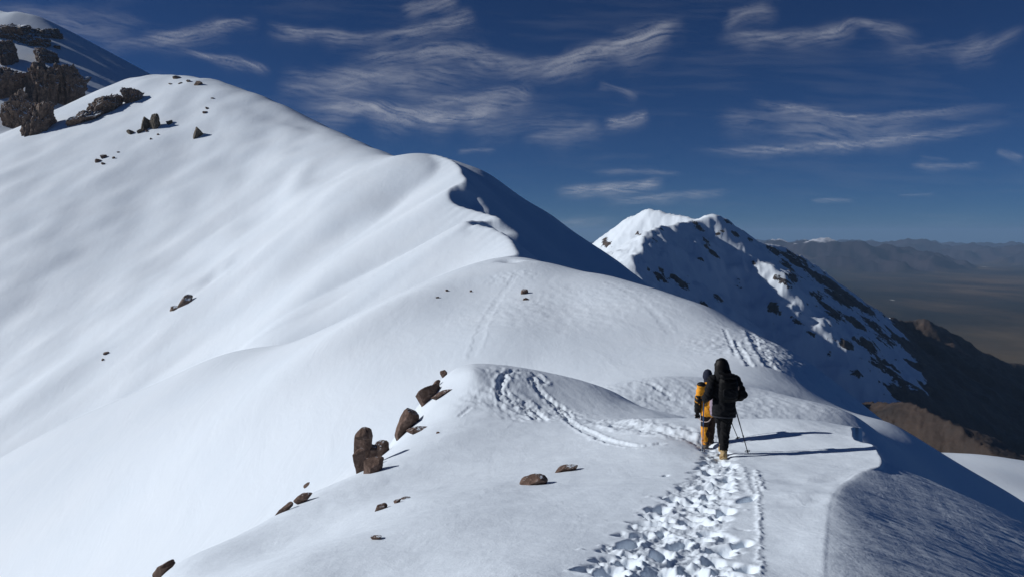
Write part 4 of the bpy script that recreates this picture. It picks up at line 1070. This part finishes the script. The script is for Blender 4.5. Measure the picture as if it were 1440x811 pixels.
for k_, (pts_, w_, d_) in enumerate(streaks):
    w_ = w_ * .80
    c = crom(pts_, 6)
    sel = (np.abs(CPX - c[:, 0].mean()) < np.ptp(c[:, 0]) / 2 + 70) & (np.abs(CPY - c[:, 1].mean()) < np.ptp(c[:, 1]) / 2 + 6 * w_ + 25)
    rr_ = np.where(sel.any(1))[0]; qq_ = np.where(sel.any(0))[0]
    if len(rr_) == 0 or len(qq_) == 0: continue
    bx = (slice(rr_[0], rr_[-1] + 1), slice(qq_[0], qq_[-1] + 1))
    dd, ss, t_ = polydist(WX[bx], WY[bx], c)
    L_ = np.hypot(*np.diff(c, axis=0).T).sum(); u_ = t_ * L_; v_ = dd * ss
    lean_ = u_ * .16 if k_ % 3 else -u_ * .10                            # fibres cross the streak at a shallow angle
    f1 = fbm(u_ / 110 + 9.1 * k_, (v_ + lean_ + 4 * warp[bx]) / (1.0 + .34 * w_), 320 + k_, 5, .62)
    f2 = fbm(u_ / 38 + 3.7 * k_, (v_ - lean_ * .5) / (2.5 + .8 * w_), 380 + k_, 3, .55)
    wv = w_ * (1 + .55 * fbm(u_ / 60 + k_, 0 * u_ + k_, 350, 2)) * np.where(ss > 0, 1.0, 2.2)
    a_ = np.exp(-(dd / np.maximum(wv, .5)) ** 2) * sstep(0, .22, t_) * sstep(1, .72, t_)
    den[bx] = 1 - (1 - den[bx]) * (1 - np.clip(d_ * a_ * np.clip(.70 + .50 * f1 + .38 * f2, 0, 1.6), 0, .95))
den += np.clip(.0 + .05 * fbm(WX / 260, WY / 60, 313, 4) + .03 * fbm(WX / 120 + WY / 40, WY / 10 - WX / 200, 311, 4), 0, .08)
m, nt = new_mat('cirrus')
tr = N(nt, 'ShaderNodeBsdfTransparent'); tl = N(nt, 'ShaderNodeBsdfTranslucent'); tl.inputs[0].default_value = (.95, .95, .95, 1)
mxs = N(nt, 'ShaderNodeMixShader'); at = N(nt, 'ShaderNodeAttribute', attribute_name='cover'); oo = N(nt, 'ShaderNodeOutputMaterial')
nt.links.new(at.outputs['Fac'], mxs.inputs[0]); nt.links.new(tr.outputs[0], mxs.inputs[1]); nt.links.new(tl.outputs[0], mxs.inputs[2]); nt.links.new(mxs.outputs[0], oo.inputs[0])
cirrus = grid_mesh('cirrus_clouds', KX, KY, KZ, m, {'cover': np.clip(den * .62, 0, .8)})
tag(cirrus, 'thin wispy white cirrus streaks across the deep blue sky', kind='structure')

# ================================================================ haze over the plain
def box_obj(name, lo, hi, mat):
    bm = bmesh.new(); bmesh.ops.create_cube(bm, size=1)
    for v in bm.verts:
        v.co = Vector([lo[k] + (v.co[k] + .5) * (hi[k] - lo[k]) for k in range(3)])
    me = bpy.data.meshes.new(name); bm.to_mesh(me); bm.free(); me.materials.append(mat)
    o = bpy.data.objects.new(name, me); col.objects.link(o); return o
m, nt = new_mat('haze')
pv = N(nt, 'ShaderNodeVolumePrincipled'); pv.inputs['Color'].default_value = (.42, .66, 1.0, 1); pv.inputs['Density'].default_value = 2.9e-5; pv.inputs['Anisotropy'].default_value = .1
oo = N(nt, 'ShaderNodeOutputMaterial'); nt.links.new(pv.outputs[0], oo.inputs['Volume'])
zmin = min(float(Zp.min()), float(Zm.min()), float(Z.min())); zmax = max(float(Z.max()), float(Zm.max()))
haze = box_obj('haze', (-60000, -6000, zmin - 1), (60000, 50000, zmax + 40), m)
tag(haze, 'thin blue air haze over the plain and far ranges', kind='stuff')

# ================================================================ camera, sun, sky
cam = bpy.data.cameras.new('camera'); co = bpy.data.objects.new('camera', cam); col.objects.link(co)
cam.sensor_fit = 'HORIZONTAL'; cam.sensor_width = 36; cam.lens = 36 * F / 1440
cam.clip_start = 0.1; cam.clip_end = 400000
co.location = (0, 0, 0); co.rotation_euler = (math.pi / 2 - TH, 0, 0)
scene.camera = co

SUN_EL = math.radians(27); SUN_AZ = math.radians(-84)     # azimuth measured from +Y towards +X
sd = Vector((math.sin(SUN_AZ) * math.cos(SUN_EL), math.cos(SUN_AZ) * math.cos(SUN_EL), math.sin(SUN_EL)))
sun = bpy.data.lights.new('sun', 'SUN'); so = bpy.data.objects.new('sun', sun); col.objects.link(so)
sun.energy = 3.7; sun.angle = math.radians(0.5); sun.color = (1.0, .995, .985)
so.rotation_euler = sd.to_track_quat('Z', 'Y').to_euler()
so.location = (-20, 0, 30)

w = bpy.data.worlds.new('World'); scene.world = w; w.use_nodes = True
nt = w.node_tree; nt.nodes.clear()
sky = N(nt, 'ShaderNodeTexSky'); sky.sky_type = 'NISHITA'; sky.sun_disc = False
sky.sun_elevation = SUN_EL; sky.sun_rotation = SUN_AZ
sky.altitude = 5000; sky.air_density = 1.0; sky.dust_density = 0.0; sky.ozone_density = 4.0
bg = N(nt, 'ShaderNodeBackground'); bg.inputs[1].default_value = 0.05
wo = N(nt, 'ShaderNodeOutputWorld')
tint = N(nt, 'ShaderNodeMix', data_type='RGBA', blend_type='MULTIPLY'); tint.inputs[0].default_value = 1; tint.inputs[7].default_value = (.25, .43, .665, 1)
nt.links.new(sky.outputs[0], tint.inputs[6]); nt.links.new(tint.outputs[2], bg.inputs[0]); nt.links.new(bg.outputs[0], wo.inputs[0])

scene.view_settings.view_transform = 'Standard'; scene.view_settings.look = 'None'
scene.view_settings.exposure = 0; scene.view_settings.gamma = 1
